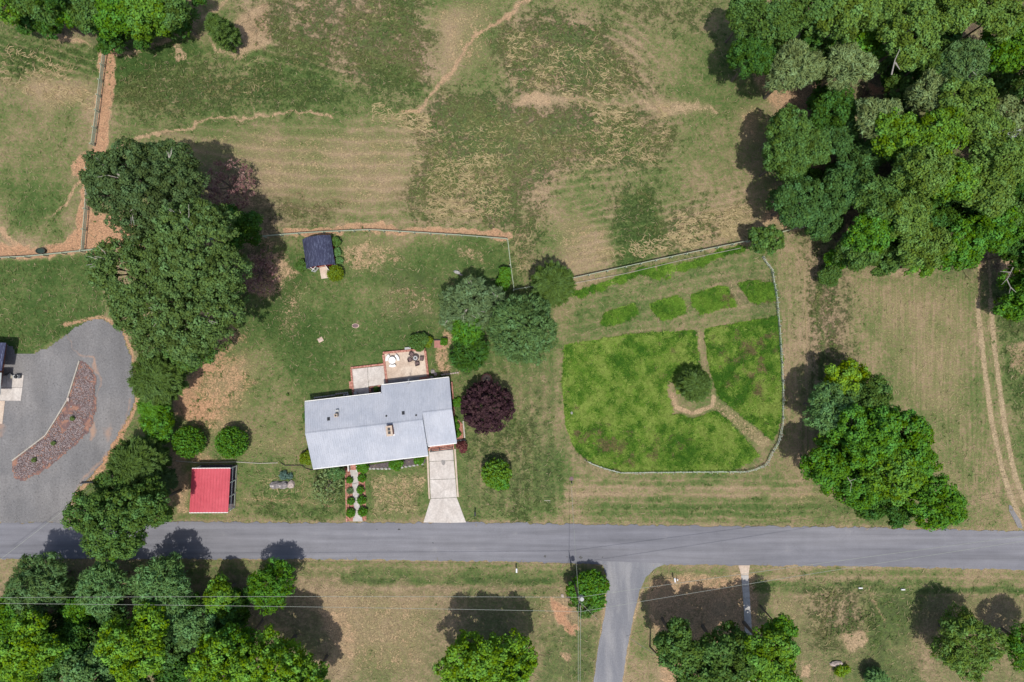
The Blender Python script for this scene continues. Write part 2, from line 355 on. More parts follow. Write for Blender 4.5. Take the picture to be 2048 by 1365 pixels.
def fields(X, Y):
    p = Paint(X, Y); n1 = fbm(X, Y, 120, 3, 4); n2 = fbm(X, Y, 45, 7, 4); n3 = fbm(X, Y, 14, 9, 3)
    dirt = np.zeros(X.shape, np.float32); lush = .30+(n1-.5)*.9+(n2-.5)*.35; weeds = np.zeros_like(dirt); hay = np.zeros_like(dirt)
    orange = .35+(n2-.5)*.6; brown = np.zeros_like(dirt); bright = np.zeros_like(dirt); stripe = np.zeros_like(dirt)
    def L(pts, v, so=25, k=1.0):
        nonlocal lush; m = p.poly(pts, so); lush = lush*(1-m*k)+(v+(n1-.5)*.5+(n2-.5)*.35)*m*k
    L([(-300, 40), (60, 70), (190, 105), (200, 145), (-300, 160)], .72)
    L([(0, 200), (170, 200), (160, 330), (120, 430), (0, 470), (-200, 400)], .42); L([(10, 360), (130, 390), (120, 460), (10, 470)], .78, 30)
    L([(-300, 525), (180, 512), (215, 600), (200, 640), (60, 708), (-300, 690)], .78, 5)
    L([(215, 100), (500, 90), (760, 190), (840, 230), (500, 235), (220, 290)], .62); L([(240, 112), (380, 75), (400, 110), (300, 140), (230, 165)], .95, 10)
    L([(490, 495), (1015, 485), (1110, 620), (1130, 1040), (480, 1045), (380, 800), (450, 690)], .66, 20); L([(540, 640), (720, 620), (880, 690), (700, 735), (600, 790), (520, 740)], .86, 40)
    L([(400, 720), (520, 680), (600, 780), (600, 930), (380, 930)], .48, 40)
    L([(930, 760), (1120, 690), (1130, 1000), (930, 1040)], .62); L([(540, 540), (600, 560), (590, 640), (520, 650)], .9, 20); L([(850, 480), (1010, 490), (1000, 560), (900, 560)], .72, 30)
    L([(1125, 585), (1560, 475), (1555, 640), (1130, 690)], .47, 15); L([(1150, 600), (1290, 575), (1290, 640), (1150, 680)], .6, 20)
    L([(1190, 430), (1310, 370), (1330, 480), (1240, 540)], .85, 30); L([(1560, 470), (1640, 470), (1680, 800), (1600, 1000), (1563, 900)], .2, 10)
    L([(1672, 560), (1955, 545), (1990, 990), (1900, 1020), (1700, 760)], .30, 15); L([(1850, 600), (1930, 580), (1990, 1000), (1930, 960)], .45, 30)
    L([(1985, 560), (2300, 560), (2300, 1000), (2050, 1040)], .68); L([(1130, 955), (1560, 950), (1700, 1010), (2010, 1020), (2010, 1055), (1130, 1048)], .42, 8); L([(1170, 1005), (1900, 1012), (1900, 1035), (1170, 1028)], .6, 8)
    L([(300, 1118), (1210, 1120), (1200, 1365), (300, 1365)], .27, 6); L([(1290, 1130), (2200, 1140), (2200, 1500), (1240, 1500)], .30, 8); L([(300, 1120), (1190, 1130), (1180, 1160), (300, 1160)], .48, 10)
    L([(680, 1150), (1100, 1152), (1110, 1166), (680, 1166)], .8, 6); L([(1500, 1165), (2200, 1175), (2200, 1190), (1500, 1182)], .72, 7); L([(720, 1220), (860, 1200), (880, 1365), (720, 1365)], .45, 30); L([(1090, 1260), (1190, 1250), (1180, 1365), (1080, 1365)], .6, 20)
    L([(1720, 1200), (1850, 1165), (1810, 1300), (1860, 1400), (1760, 1400)], .65, 20); L([(1060, 360), (1500, 300), (1500, 380), (1180, 450)], .38, 30); L([(1360, 60), (1470, 60), (1480, 300), (1380, 340)], .45, 30)
    L([(230, 300), (840, 240), (860, 440), (520, 460), (500, 350)], .25, 25); L([(1130, 970), (1620, 975), (1620, 995), (1130, 995)], .12, 6)
    for q, k in WEEDS: weeds = np.maximum(weeds, p.poly(q, 62)*k*1.08)
    for q, k in (([(800, 250), (1020, 230), (1020, 450), (830, 430)], 1), ([(1010, 240), (1350, 220), (1340, 330), (1040, 400)], .75), ([(1000, 50), (1290, 80), (1290, 200), (1000, 130)], .8), ([(490, 0), (860, -10), (860, 60), (500, 60)], .55), ([(1340, 430), (1500, 400), (1500, 480), (1350, 500)], .9),
                 ([(1010, 440), (1090, 400), (1070, 560), (1020, 540)], .9), ([(680, 490), (780, 470), (760, 540), (670, 540)], .9), ([(600, 200), (850, 170), (850, 300), (640, 300)], .5), ([(0, 90), (150, 100), (150, 170), (0, 160)], .6), ([(400, 130), (540, 100), (560, 220), (400, 210)], .6), ([(740, 940), (850, 940), (850, 1030), (740, 1030)], .9), ([(500, 940), (690, 950), (690, 1030), (500, 1030)], .6), ([(1600, 1160), (1760, 1170), (1760, 1290), (1600, 1290)], .6)):
        hay = np.maximum(hay, p.poly(q, 25)*k)
    L([(1250, 390), (1305, 380), (1310, 440), (1300, 520), (1240, 530), (1245, 440)], .98, 14); L([(700, 100), (800, 130), (860, 200), (760, 180)], .85, 20); L([(500, 150), (620, 120), (700, 190), (560, 220)], .75, 25)
    def rows(q, ph, amp, so=40):
        nonlocal lush, dirt; m = p.poly(q, so); w_ = np.sin(ph+(n2-.5)*5)
        lush = lush-m*amp*np.clip(w_, 0, 1)**3*1.3+m*amp*.4*np.clip(-w_, 0, 1)
        dirt = np.maximum(dirt, m*np.clip(w_, 0, 1)**4*np.clip(amp*1.5, 0, .42))
    rows([(230, 250), (840, 235), (1010, 300), (1010, 455), (520, 460), (420, 330)], (Y+.00022*(X-760)**2)*.27, .17, 60); rows([(1000, 30), (1300, 30), (1300, 200), (1010, 180)], np.hypot(X-1080, Y-330)*.33, .24); rows([(1030, 230), (1350, 220), (1340, 330), (1060, 420)], (Y+.12*X)*.36, .22)
    rows([(1150, 400), (1500, 380), (1510, 480), (1160, 560)], (Y+.2*X)*.42, .24); rows([(480, 0), (880, -10), (860, 200), (520, 150)], (Y-.25*X)*.34, .2); rows([(-60, 60), (195, 100), (190, 150), (-60, 160)], (Y-.33*X)*.42, .3, 15); rows([(220, 110), (500, 90), (640, 220), (230, 230)], (Y+.1*X)*.3, .14)
    rows([(930, 690), (1126, 690), (1130, 1040), (930, 1040)], X*.25, .11, 20); rows([(1130, 950), (1640, 950), (1640, 1045), (1130, 1040)], Y*.42, .17, 8); rows([(300, 1120), (1190, 1130), (1190, 1200), (300, 1200)], Y*.3, .14, 10); rows([(1500, 1135), (2100, 1145), (2100, 1200), (1500, 1190)], Y*.36, .16, 8); rows([(1130, 600), (1550, 490), (1550, 640), (1130, 690)], (Y+.17*X)*.38, .11, 15)
    def D(m, o=None):
        nonlocal dirt, orange; dirt = np.maximum(dirt, m)
        if o is not None: orange = orange*(1-m)+o*m
    D(p.line([(222, 105), (212, 190), (196, 290), (178, 330), (172, 440), (168, 490)], 30, 6), .7); D(p.line([(205, 105), (200, 160), (188, 250)], 8, 5), .45)
    D(p.poly([(150, 310), (200, 285), (205, 320), (190, 360), (150, 370), (138, 335)], 8), .7); D(p.line([(150, 370), (130, 410), (90, 440)], 7, 5)*.8, .4); D(p.poly([(-200, 485), (60, 492), (120, 480), (165, 440), (180, 420), (270, 440), (290, 490), (170, 508), (-200, 522)], 8), .72)
    D(p.line([(0, 465), (30, 490)], 12, 8), .4); D(p.line([(225, 300), (300, 270), (430, 242), (510, 228), (620, 226), (660, 232)], 7, 5)*.82, .35); D(p.line([(805, 230), (850, 205), (885, 170), (915, 125), (950, 75), (1000, 40), (1060, 0)], 10, 7)*.85, .45)
    D(p.line([(570, 468), (640, 462), (720, 455), (850, 460), (940, 462), (1018, 472)], 15, 5), .65); D(p.line([(590, 450), (700, 446), (830, 452), (940, 462)], 2, 4)*.75, .35); D(p.line([(1018, 472), (1050, 478)], 5, 5)*.7, .3)
    D(p.poly([(1022, 212), (1060, 188), (1080, 182), (1110, 198), (1095, 214), (1060, 216)], 8), .25); D(p.line([(1110, 200), (1220, 203), (1300, 212), (1400, 215), (1440, 220)], 9, 10)*.8, .2); D(p.poly([(1290, 200), (1400, 190), (1440, 230), (1310, 240)], 18)*.62, .2)
    D(p.poly([(480, 30), (540, 0), (545, 80), (500, 110), (470, 115), (440, 90)], 14)*.75, .2); D(p.line([(380, 72), (410, 68), (430, 100), (480, 110)], 8, 8)*.7, .25); D(p.line([(240, 110), (300, 95), (370, 70), (420, 30), (450, 0)], 14, 10)*.75, .2); D(p.poly([(345, 95), (365, 90), (375, 110), (355, 120)], 6)*.75, .2); D(p.line([(500, 180), (505, 228)], 4, 6)*.7, .2)
    D(p.line([(520, 340), (600, 330), (700, 335)], 4, 5)*.72, .3); D(p.line([(680, 268), (760, 258), (830, 270)], 5, 6)*.66, .3); D(p.line([(700, 373), (800, 375)], 4, 5)*.68, .3); D(p.line([(720, 398), (820, 405), (900, 412), (960, 400)], 4, 5)*.7, .3)
    D(p.poly([(350, 760), (385, 745), (420, 720), (440, 690), (460, 700), (430, 740), (400, 780), (430, 800), (420, 850), (380, 840), (345, 820)], 14)*.72, .75); D(p.poly([(400, 600), (480, 640), (500, 690), (420, 720), (380, 700)], 20)*.6, .6)
    D(p.poly([(470, 500), (560, 500), (600, 540), (545, 605), (500, 590), (470, 560)], 18)*.68, .4); D(p.poly([(400, 340), (500, 340), (510, 420), (560, 500), (470, 500), (400, 420)], 22)*.60, .3)
    D(p.poly([(250, 600), (300, 610), (300, 700), (262, 660)], 12)*.5, .35); D(p.line([(130, 650), (175, 640), (205, 634), (245, 660), (262, 700), (274, 760), (274, 800), (262, 835), (240, 870), (215, 905), (185, 955), (150, 990), (137, 1020)], 9, 6, True)*.85, .65); D(p.poly([(215, 880), (255, 830), (250, 880), (215, 940), (190, 960)], 8)*.8, .8)
    D(p.poly([(380, 905), (450, 915), (470, 925), (380, 930), (345, 960), (350, 1040), (380, 1030), (380, 940)], 10)*.6, .5); D(p.poly([(345, 880), (380, 905), (340, 1045), (300, 1045)], 12)*.65, .35); D(p.poly([(690, 490), (760, 475), (790, 520), (720, 545), (680, 530)], 18)*.58, .35); D(p.poly([(905, 490), (970, 490), (985, 530), (920, 520)], 14)*.52, .3)
    D(p.poly([(735, 950), (850, 940), (850, 1035), (740, 1035)], 12)*.47, .4); D(p.poly([(480, 990), (560, 995), (690, 1010), (680, 1020), (560, 1010), (480, 1005)], 8)*.5, .5); D(p.poly([(875, 680), (890, 655), (910, 670), (902, 700), (900, 750), (880, 740)], 8)*.7, .45)
    D(p.poly([(1095, 1185), (1115, 1200), (1135, 1215), (1145, 1255), (1150, 1270), (1130, 1262), (1110, 1235), (1098, 1210)], 7), .95); D(p.poly([(1130, 1240), (1160, 1250), (1155, 1258), (1128, 1255)], 5)*.8, .8); D(p.poly([(1120, 1300), (1145, 1305), (1140, 1325), (1122, 1322)], 8)*.7, .5)
    D(p.poly([(1680, 1270), (1720, 1258), (1745, 1275), (1735, 1300), (1700, 1305)], 12)*.75, .15); D(p.line([(1740, 1180), (1755, 1210), (1770, 1240)], 10, 10)*.6, .35); D(p.poly([(1595, 1330), (1625, 1325), (1620, 1365), (1595, 1360)], 8)*.7, .3); D(p.poly([(620, 1210), (700, 1220), (720, 1330), (690, 1320), (640, 1270)], 12)*.58, .3)
    D(p.poly([(1500, 150), (1545, 220), (1560, 330), (1520, 450), (1590, 470), (1640, 440), (1660, 100), (1520, 60)], 18)*.62, .55); D(p.poly([(1460, 220), (1520, 200), (1530, 300), (1480, 290)], 22)*.5, .5)
    D(p.poly([(1740, 165), (1775, 165), (1775, 190), (1740, 190)], 6)*.9, .9); D(p.poly([(1985, 560), (2010, 500), (2048, 500), (2040, 560)], 10)*.6, .3)
    D(p.poly([(60, 60), (130, 60), (200, 90), (130, 80)], 6)*.75, .3); D(p.poly([(230, 1230), (270, 1210), (265, 1250), (235, 1260)], 8)*.7, .3)
    D(p.poly([(380, 700), (500, 690), (520, 760), (470, 870), (360, 900)], 50)*.58, .75); D(p.poly([(680, 470), (800, 470), (830, 540), (700, 560)], 30)*.5, .4); D(p.poly([(740, 560), (880, 560), (900, 640), (760, 650)], 40)*.44, .3); D(p.poly([(480, 860), (610, 850), (600, 920), (480, 925)], 40)*.42, .5); D(p.poly([(560, 540), (640, 570), (600, 700), (540, 680)], 40)*.46, .3)
    D(p.poly([(240, 240), (500, 240), (840, 250), (840, 430), (560, 460), (480, 350), (260, 290)], 50)*.42, .35); D(p.poly([(850, 10), (1010, -20), (990, 140), (880, 160)], 40)*.45, .5); D(p.poly([(1100, 420), (1240, 440), (1230, 540), (1110, 560)], 40)*.45, .45); D(p.poly([(600, 1160), (880, 1170), (860, 1365), (650, 1365)], 50)*.45, .4); D(p.poly([(1060, 1170), (1190, 1170), (1180, 1250), (1060, 1260)], 30)*.42, .5); D(p.poly([(1510, 1180), (1620, 1180), (1620, 1330), (1600, 1330)], 40)*.42, .3); D(p.poly([(1800, 1190), (1870, 1180), (2048, 1190), (2048, 1365), (1900, 1370)], 50)*.40, .35); D(p.poly([(1700, 560), (1950, 550), (1960, 800), (1960, 990), (1780, 800)], 50)*.36, .3); D(p.poly([(0, 150), (190, 150), (190, 200), (90, 240)], 30)*.48, .35)
    D(p.poly([(1290, 1150), (1520, 1140), (1520, 1240), (1590, 1260), (1590, 1400), (1330, 1400), (1290, 1230)], 15)*.62, .5); D(p.line([(1130, 988), (1300, 985), (1600, 990)], 4, 7)*.62, .5); D(p.line([(1160, 1005), (1640, 1000)], 3, 7)*.45, .4); D(p.poly([(1560, 990), (1680, 970), (1660, 1020), (1590, 1020)], 16)*.4, .3)
    D(p.line([(1640, 600), (1650, 720)], 6, 10)*.5, .3); D(p.line([(1672, 560), (1700, 760)], 3, 8)*.5, .3); D(p.poly([(2010, 690), (2060, 670), (2060, 760), (2020, 740)], 12)*.58, .3); D(p.poly([(1775, 930), (1760, 790), (1960, 960), (1940, 1000)], 30)*.4, .4)
    L([(1672, 560), (1950, 548), (1972, 780), (1985, 990), (1900, 1010), (1800, 860), (1700, 760)], .36, 6)
    for xx, ww, kk in ((1572, 5, .52), (1590, 4, .46), (1607, 6, .56), (1622, 3, .45)): D(p.line([(xx, 520), (xx+6, 640), (xx+10, 760), (xx+4, 900)], ww, 4, True)*kk, .2)
    L([(1628, 560), (1636, 560), (1650, 780), (1642, 780)], .8, 4); L([(1955, 600), (1985, 600), (2040, 1040), (2005, 1000), (1975, 800)], .55, 5); L([(1110, 700), (1126, 690), (1128, 900), (1112, 900)], .35, 5)
    for xx in (1060, 1085, 1108): D(p.line([(xx, 720), (xx-2, 850), (xx+4, 980)], 4, 7, True)*.42, .2)
    D(p.line([(1290, 520), (1360, 505), (1490, 490)], 3, 6)*.4, .4); D(p.line([(1140, 575), (1290, 540), (1480, 492)], 2, 5)*.55, .3); D(p.line([(1345, 790), (1352, 815), (1385, 828), (1425, 812), (1428, 795)], 10, 4, True)*.8, .2); D(p.poly([(1425, 790), (1470, 820), (1545, 880), (1528, 905), (1462, 850), (1420, 820)], 6, True)*.5, .15)
    D(p.line([(1398, 660), (1405, 720), (1425, 790)], 9, 5, True)*.42, .15); D(p.line([(1355, 590), (1385, 640)], 5, 4, True)*.5, .15); D(p.line([(1460, 565), (1480, 610)], 5, 4, True)*.5, .15); D(p.line([(1170, 960), (1130, 985)], 6, 6)*.6, .6)
    L([(1950, 600), (1990, 600), (2015, 850), (2052, 1040), (2030, 1045), (1978, 850)], .34, 5); D(p.line([(1955, 600), (1965, 700), (1985, 850), (2010, 960), (2045, 1050)], 12, 5, True)*.78, 0); D(p.line([(1982, 600), (1990, 700), (2010, 850), (2030, 950), (2060, 1030)], 12, 5, True)*.78, 0); D(p.line([(1958, 500), (1960, 600)], 8, 5, True)*.66, .25); D(p.line([(1978, 500), (1982, 600)], 8, 5, True)*.66, .25)
    # straw-coloured verge along the tarmac
    vg = np.maximum(p.line(ROADT, 9, 5, True), p.line(ROADB, 10, 5, True)); lush = lush*(1-vg*.85)+.12*vg*.85
    D(p.line([(1215, 1165), (1208, 1240), (1190, 1365), (1180, 1450)], 12, 5, True)*.6, .1); D(p.line([(1285, 1180), (1262, 1260), (1245, 1365), (1238, 1450)], 10, 5, True)*.6, .1)
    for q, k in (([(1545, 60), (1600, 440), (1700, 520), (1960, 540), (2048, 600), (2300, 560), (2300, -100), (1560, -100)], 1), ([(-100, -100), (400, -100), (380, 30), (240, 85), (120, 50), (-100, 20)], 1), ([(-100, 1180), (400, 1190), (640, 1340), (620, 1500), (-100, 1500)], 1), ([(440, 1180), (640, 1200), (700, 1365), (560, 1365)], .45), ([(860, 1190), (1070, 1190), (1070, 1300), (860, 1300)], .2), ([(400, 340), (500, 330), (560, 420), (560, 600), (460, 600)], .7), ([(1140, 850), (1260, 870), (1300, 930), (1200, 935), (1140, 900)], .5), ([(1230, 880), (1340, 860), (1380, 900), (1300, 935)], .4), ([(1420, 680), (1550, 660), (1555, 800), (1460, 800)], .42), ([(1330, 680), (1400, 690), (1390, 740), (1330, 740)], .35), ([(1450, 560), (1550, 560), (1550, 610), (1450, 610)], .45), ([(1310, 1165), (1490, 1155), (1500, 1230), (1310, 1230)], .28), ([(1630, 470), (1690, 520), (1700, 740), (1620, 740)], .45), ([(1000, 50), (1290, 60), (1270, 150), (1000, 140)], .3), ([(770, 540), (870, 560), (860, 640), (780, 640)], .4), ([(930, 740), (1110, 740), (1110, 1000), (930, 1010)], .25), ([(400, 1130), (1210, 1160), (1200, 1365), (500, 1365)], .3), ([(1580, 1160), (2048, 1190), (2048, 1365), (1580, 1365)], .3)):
        brown = np.maximum(brown, p.poly(q, 25)*k)  # leaf litter and brown soil; some patches paint tree shadow into the colour
    g_ = p.poly(GARDEN, 5, True); cut = np.maximum.reduce([p.line([(1398, 640), (1405, 720), (1425, 790)], 18, 3, True), p.poly([(1420, 785), (1432, 790), (1470, 820), (1548, 882), (1536, 908), (1520, 912), (1455, 842), (1425, 815), (1345, 830), (1335, 790)], 3, True), p.line([(1340, 770), (1352, 815), (1385, 830), (1430, 812)], 16, 3, True)])
    bright = g_*(1-cut)
    for b in BEDS: bright = np.maximum(bright, p.poly(b, 4, True)*.95)
    bright = np.maximum(bright, p.line([(1150, 585), (1250, 560), (1350, 532), (1480, 500)], 15, 6)*.8)
    stripe = np.maximum(p.poly([(1560, 520), (1625, 500), (1650, 1000), (1563, 900)], 10), p.poly([(1672, 560), (1955, 545), (1990, 990), (1900, 1020), (1700, 760)], 10))
    hard = np.maximum.reduce([soft(sdpoly(X, Y, GRAVEL), 2)*1.0, p.poly(ROADT+ROADB[::-1], 1, True)])
    for q in ([(614, 768), (760, 765), (905, 752), (918, 890), (935, 1045), (845, 1045), (855, 915), (626, 940)], [(700, 700), (860, 690), (862, 760), (700, 795)], [(690, 930), (735, 925), (735, 1046), (690, 1046)], [(605, 470), (670, 470), (675, 545), (655, 562), (615, 545)], [(1208, 1125), (1300, 1125), (1245, 1400), (1185, 1400)], [(1475, 1130), (1503, 1130), (1505, 1245), (1488, 1245)], [(378, 932), (472, 932), (462, 1030), (376, 1030)]):
        hard = np.maximum(hard, soft(sdpoly(X, Y, q), 1.5))
    weeds = np.clip(weeds*(.55+.9*n2)-dirt*.3, 0, 1)
    return dict(dirt=dirt, lush=np.clip(lush, 0, 1), weeds=weeds, hay=hay, orange=np.clip(orange, 0, 1), brown=brown, bright=bright, stripe=stripe, hard=hard)

# ------------------------------------------------------------------ ground sheet
def axis(lo, hi, st, far):
    a = np.arange(lo, hi+.1, st); o = []; d = st*1.5; x = hi
    while x < far: x += d; o.append(x); d *= 1.35
    l = []; d = st*1.5; x = lo
    while x > -far: x -= d; l.append(x); d *= 1.35
    return np.array(l[::-1]+list(a)+o)
gx = axis(-40, 2088, 3, 12000); gy = axis(-40, 1405, 3, 12000)
GX, GY = np.meshgrid(gx, gy, indexing='ij'); F = fields(GX, GY)
co = np.zeros((GX.size, 3)); co[:, 0] = ((GX-1024)*S0).ravel(); co[:, 1] = ((682.5-GY)*S0).ravel()
hz = -(fbm(GX, GY, 12, 4, 3)*.07+F['dirt']*.02)*(1-F['hard']); co[:, 2] = hz.ravel()-.02
ni, nj = GX.shape; idx = np.arange(ni*nj).reshape(ni, nj)
q = np.stack([idx[:-1, :-1], idx[:-1, 1:], idx[1:, 1:], idx[1:, :-1]], -1).reshape(-1)
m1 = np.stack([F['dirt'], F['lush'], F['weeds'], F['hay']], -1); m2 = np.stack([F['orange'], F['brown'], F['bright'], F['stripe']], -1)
g = G('meadow_ground')
p = g.pos()
A1 = g.attr('m1'); A2 = g.attr('m2')
s1 = g.n('ShaderNodeSeparateColor'); g.set(s1.inputs[0], A1.outputs['Color']); s2 = g.n('ShaderNodeSeparateColor'); g.set(s2.inputs[0], A2.outputs['Color'])
dirt, lush, weeds, hay = s1.outputs[0], s1.outputs[1], s1.outputs[2], A1.outputs['Alpha']; orange, brown, bright, stripe = s2.outputs[0], s2.outputs[1], s2.outputs[2], A2.outputs['Alpha']
nA = g.noise(.16, 5, p); nB = g.noise(.9, 6, p, .62); nC = g.noise(3.2, 5, p, .65); nD = g.noise(8.5, 4, p, .7); nE = g.noise(1.7, 6, p, .75, 1.6); nF = g.noise(2.1, 5, p, .72, 2.4)
nS = g.noise(1.0, 4, g.scl((2.4, .12, 1), p), .6)     # mowing lines
def sub(x): return g.math('SUBTRACT', x, .5)
def mul(a, b): return g.math('MULTIPLY', a, b)
def add(*a):
    r = a[0]
    for b in a[1:]: r = g.math('ADD', r, b)
    return r
lv = add(lush, mul(sub(nA), .55), mul(sub(nB), 1.0), mul(sub(nC), 1.2), mul(sub(nD), 1.3), mul(sub(nF), 1.3), mul(mul(sub(nS), stripe), .8))
grass = g.ramp(lv, [(.02, (.37, .275, .172)), (.22, (.275, .230, .122)), (.42, (.185, .198, .080)), (.60, (.125, .170, .055)), (.80, (.085, .140, .040)), (1.0, (.052, .10, .026))])
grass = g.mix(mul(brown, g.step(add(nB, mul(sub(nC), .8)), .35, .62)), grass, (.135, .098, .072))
br = add(bright, mul(sub(nC), .55))
gcol = g.ramp(add(nE, mul(sub(nC), .4)), [(.28, (.045, .10, .016)), (.42, (.10, .20, .026)), (.55, (.16, .26, .04)), (.7, (.22, .28, .07))])
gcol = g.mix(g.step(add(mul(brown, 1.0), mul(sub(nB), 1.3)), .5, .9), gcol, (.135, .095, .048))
grass = g.mix(g.step(br, .42, .6), grass, gcol)
wm = g.step(add(weeds, mul(sub(nB), 2.0), mul(sub(nC), 1.5), mul(sub(nD), 1.0), mul(sub(nF), .9)), .42, .92)
wcol = g.mix(g.step(nA, .4, .6), (.082, .125, .042), (.125, .145, .052))
grass = g.mix(mul(wm, .85), grass, wcol)
# hay: thin wavy pale strands in the cut weeds
dm = g.n('ShaderNodeTexNoise'); g.set(dm.inputs['Vector'], p); dm.inputs['Scale'].default_value = .5; dm.inputs['Detail'].default_value = 3
vm = g.n('ShaderNodeVectorMath', operation='MULTIPLY_ADD'); g.set(vm.inputs[0], dm.outputs['Color']); vm.inputs[1].default_value = (2.2, 2.2, 0); g.set(vm.inputs[2], p)
nH = g.noise(1.0, 3, g.scl((.42, 1.15, 1), vm.outputs[0], R_(6)), .55)
ridge = g.math('ABSOLUTE', sub(nH)); hm = mul(g.math('SUBTRACT', 1., g.step(ridge, .006, .022)), g.step(add(hay, mul(sub(nC), .9), mul(sub(nA), 1.6)), .5, .8))
grass = g.mix(mul(hm, .8), grass, (.40, .32, .17))
dd = g.step(add(dirt, mul(sub(nB), .75), mul(sub(nC), .75), mul(sub(nF), .7), mul(sub(nD), .5)), .36, .72)
dcol = g.mix(orange, (.42, .335, .21), (.52, .265, .155)); dcol = g.mix(1., dcol, g.lin(nB, .3, .7, .88, 1.1), 'MULTIPLY')
col = g.mix(mul(dd, .93), grass, dcol)
col = g.mix(1., col, g.lin(nD, .32, .68, .60, 1.42), 'MULTIPLY'); col = g.mix(1., col, g.lin(nF, .32, .68, .72, 1.26), 'MULTIPLY'); col = g.mix(1., col, g.lin(nC, .3, .7, .9, 1.1), 'MULTIPLY')
g.bump(add(nC, nD, nF, mul(wm, .8)), .2, .85)
MT['ground'] = g.fin(col, .95, .03)
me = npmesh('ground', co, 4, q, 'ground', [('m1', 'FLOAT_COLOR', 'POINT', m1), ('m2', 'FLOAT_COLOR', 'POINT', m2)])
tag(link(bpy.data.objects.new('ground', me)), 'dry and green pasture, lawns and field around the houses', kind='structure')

# regular raster used to look up cover for scattering
RX = np.arange(-20, 2070, 4.); RY = np.arange(-20, 1390, 4.)
def lookup(k, x, y):
    i = np.clip(((x+40)/3).astype(int), 0, 709); j = np.clip(((y+40)/3).astype(int), 0, 481)
    i0 = np.searchsorted(gx, -40.0-.01); j0 = np.searchsorted(gy, -40.0-.01)
    return F[k][np.clip(i+i0, 0, ni-1), np.clip(j+j0, 0, nj-1)]

# ------------------------------------------------------------------ tufts of grass and weeds
def tufts(name, px, py, size, hgt, cols, label, nb=5):
    n = len(px); x, y = (px-1024)*S0, (682.5-py)*S0
    a0 = rng.random(n)*6.283; V = np.zeros((n, nb, 3, 3), np.float32)
    for k in range(nb):
        a = a0+k*6.283/nb+rng.normal(0, .35, n); L = size*rng.uniform(.6, 1.2, n); w = size*.20; h = hgt*rng.uniform(.5, 1.2, n)
        dx, dy = np.cos(a), np.sin(a)
        V[:, k, 0] = np.stack([x-dy*w-dx*w, y+dx*w-dy*w, np.zeros(n)+h*.12], -1); V[:, k, 1] = np.stack([x+dy*w-dx*w, y-dx*w-dy*w, np.zeros(n)+h*.12], -1)
        V[:, k, 2] = np.stack([x+dx*L, y+dy*L, h], -1)
    c = np.repeat(cols*rng.uniform(.75, 1.25, (n, 1)), nb*3, 0); c = np.concatenate([c, np.ones((len(c), 1))], 1)
    me = npmesh(name, V.reshape(-1, 3), 3, np.arange(n*nb*3), 'grass', [('col', 'FLOAT_COLOR', 'POINT', c)])
    return tag(link(bpy.data.objects.new(name, me)), label, kind='stuff')
def scatter(n, key, thr, lo=(-20, -20), hi=(2068, 1385), clumpsc=18, seed=3):
    x = rng.uniform(lo[0], hi[0], n); y = rng.uniform(lo[1], hi[1], n)
    w = lookup(key, x, y)*(1-lookup('hard', x, y))+(fbm(x, y, clumpsc, seed, 3)-.5)*1.1
    m = (w > thr) & (lookup('hard', x, y) < .1); return x[m], y[m]
def mixcol(n, a, b): t = rng.random((n, 1)); return np.array(a)*(1-t)+np.array(b)*t
x, y = scatter(52000, 'bright', .60, (1110, 480), (1580, 960)); n = len(x)
tt = np.clip((fbm(x, y, 20, 8, 4)-.5)*2.4+(fbm(x, y, 90, 6, 2)-.5)*1.6+.6+rng.normal(0, .34, n), 0, 1)[:, None]; c0 = np.array((.055, .15, .018)); c1 = np.array((.15, .28, .034)); c2 = np.array((.27, .36, .08)); tt = np.where((y < 655)[:, None] & (x > 1140)[:, None] & (y < 652)[:, None], tt*.55, tt); cc = np.where(tt < .5, c0+(c1-c0)*tt*2, c1+(c2-c1)*(tt*2-1))
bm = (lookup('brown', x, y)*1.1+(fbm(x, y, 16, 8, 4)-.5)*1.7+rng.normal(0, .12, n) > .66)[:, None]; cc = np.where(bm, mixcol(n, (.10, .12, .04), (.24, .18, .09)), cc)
sz_ = rng.uniform(.6, 1.7, n)
tufts('meadow_plants', x, y, .27*sz_, .20*sz_, cc, 'tall bright green and russet growth filling the fenced garden plots')
x, y = scatter(90000, 'weeds', .62); n = len(x); sz_ = rng.uniform(.5, 1.8, n)
tt = np.clip((fbm(x, y, 60, 2, 3)-.5)*3+.5, 0, 1)[:, None]
tufts('pasture_weeds', x, y, .24*sz_, .17*sz_, mixcol(n, (.072, .125, .038), (.14, .19, .058))*(1-tt)+mixcol(n, (.13, .145, .05), (.24, .23, .10))*tt, 'dark green weed tufts scattered in the rough pasture', 4)
x, y = scatter(90000, 'lush', .66, clumpsc=9); n = len(x); sz_ = rng.uniform(.5, 1.8, n)
tufts('grass_tufts', x, y, .19*sz_, .09*sz_, mixcol(n, (.075, .135, .035), (.16, .20, .065)), 'short green grass tufts in the lawns and verges', 3)
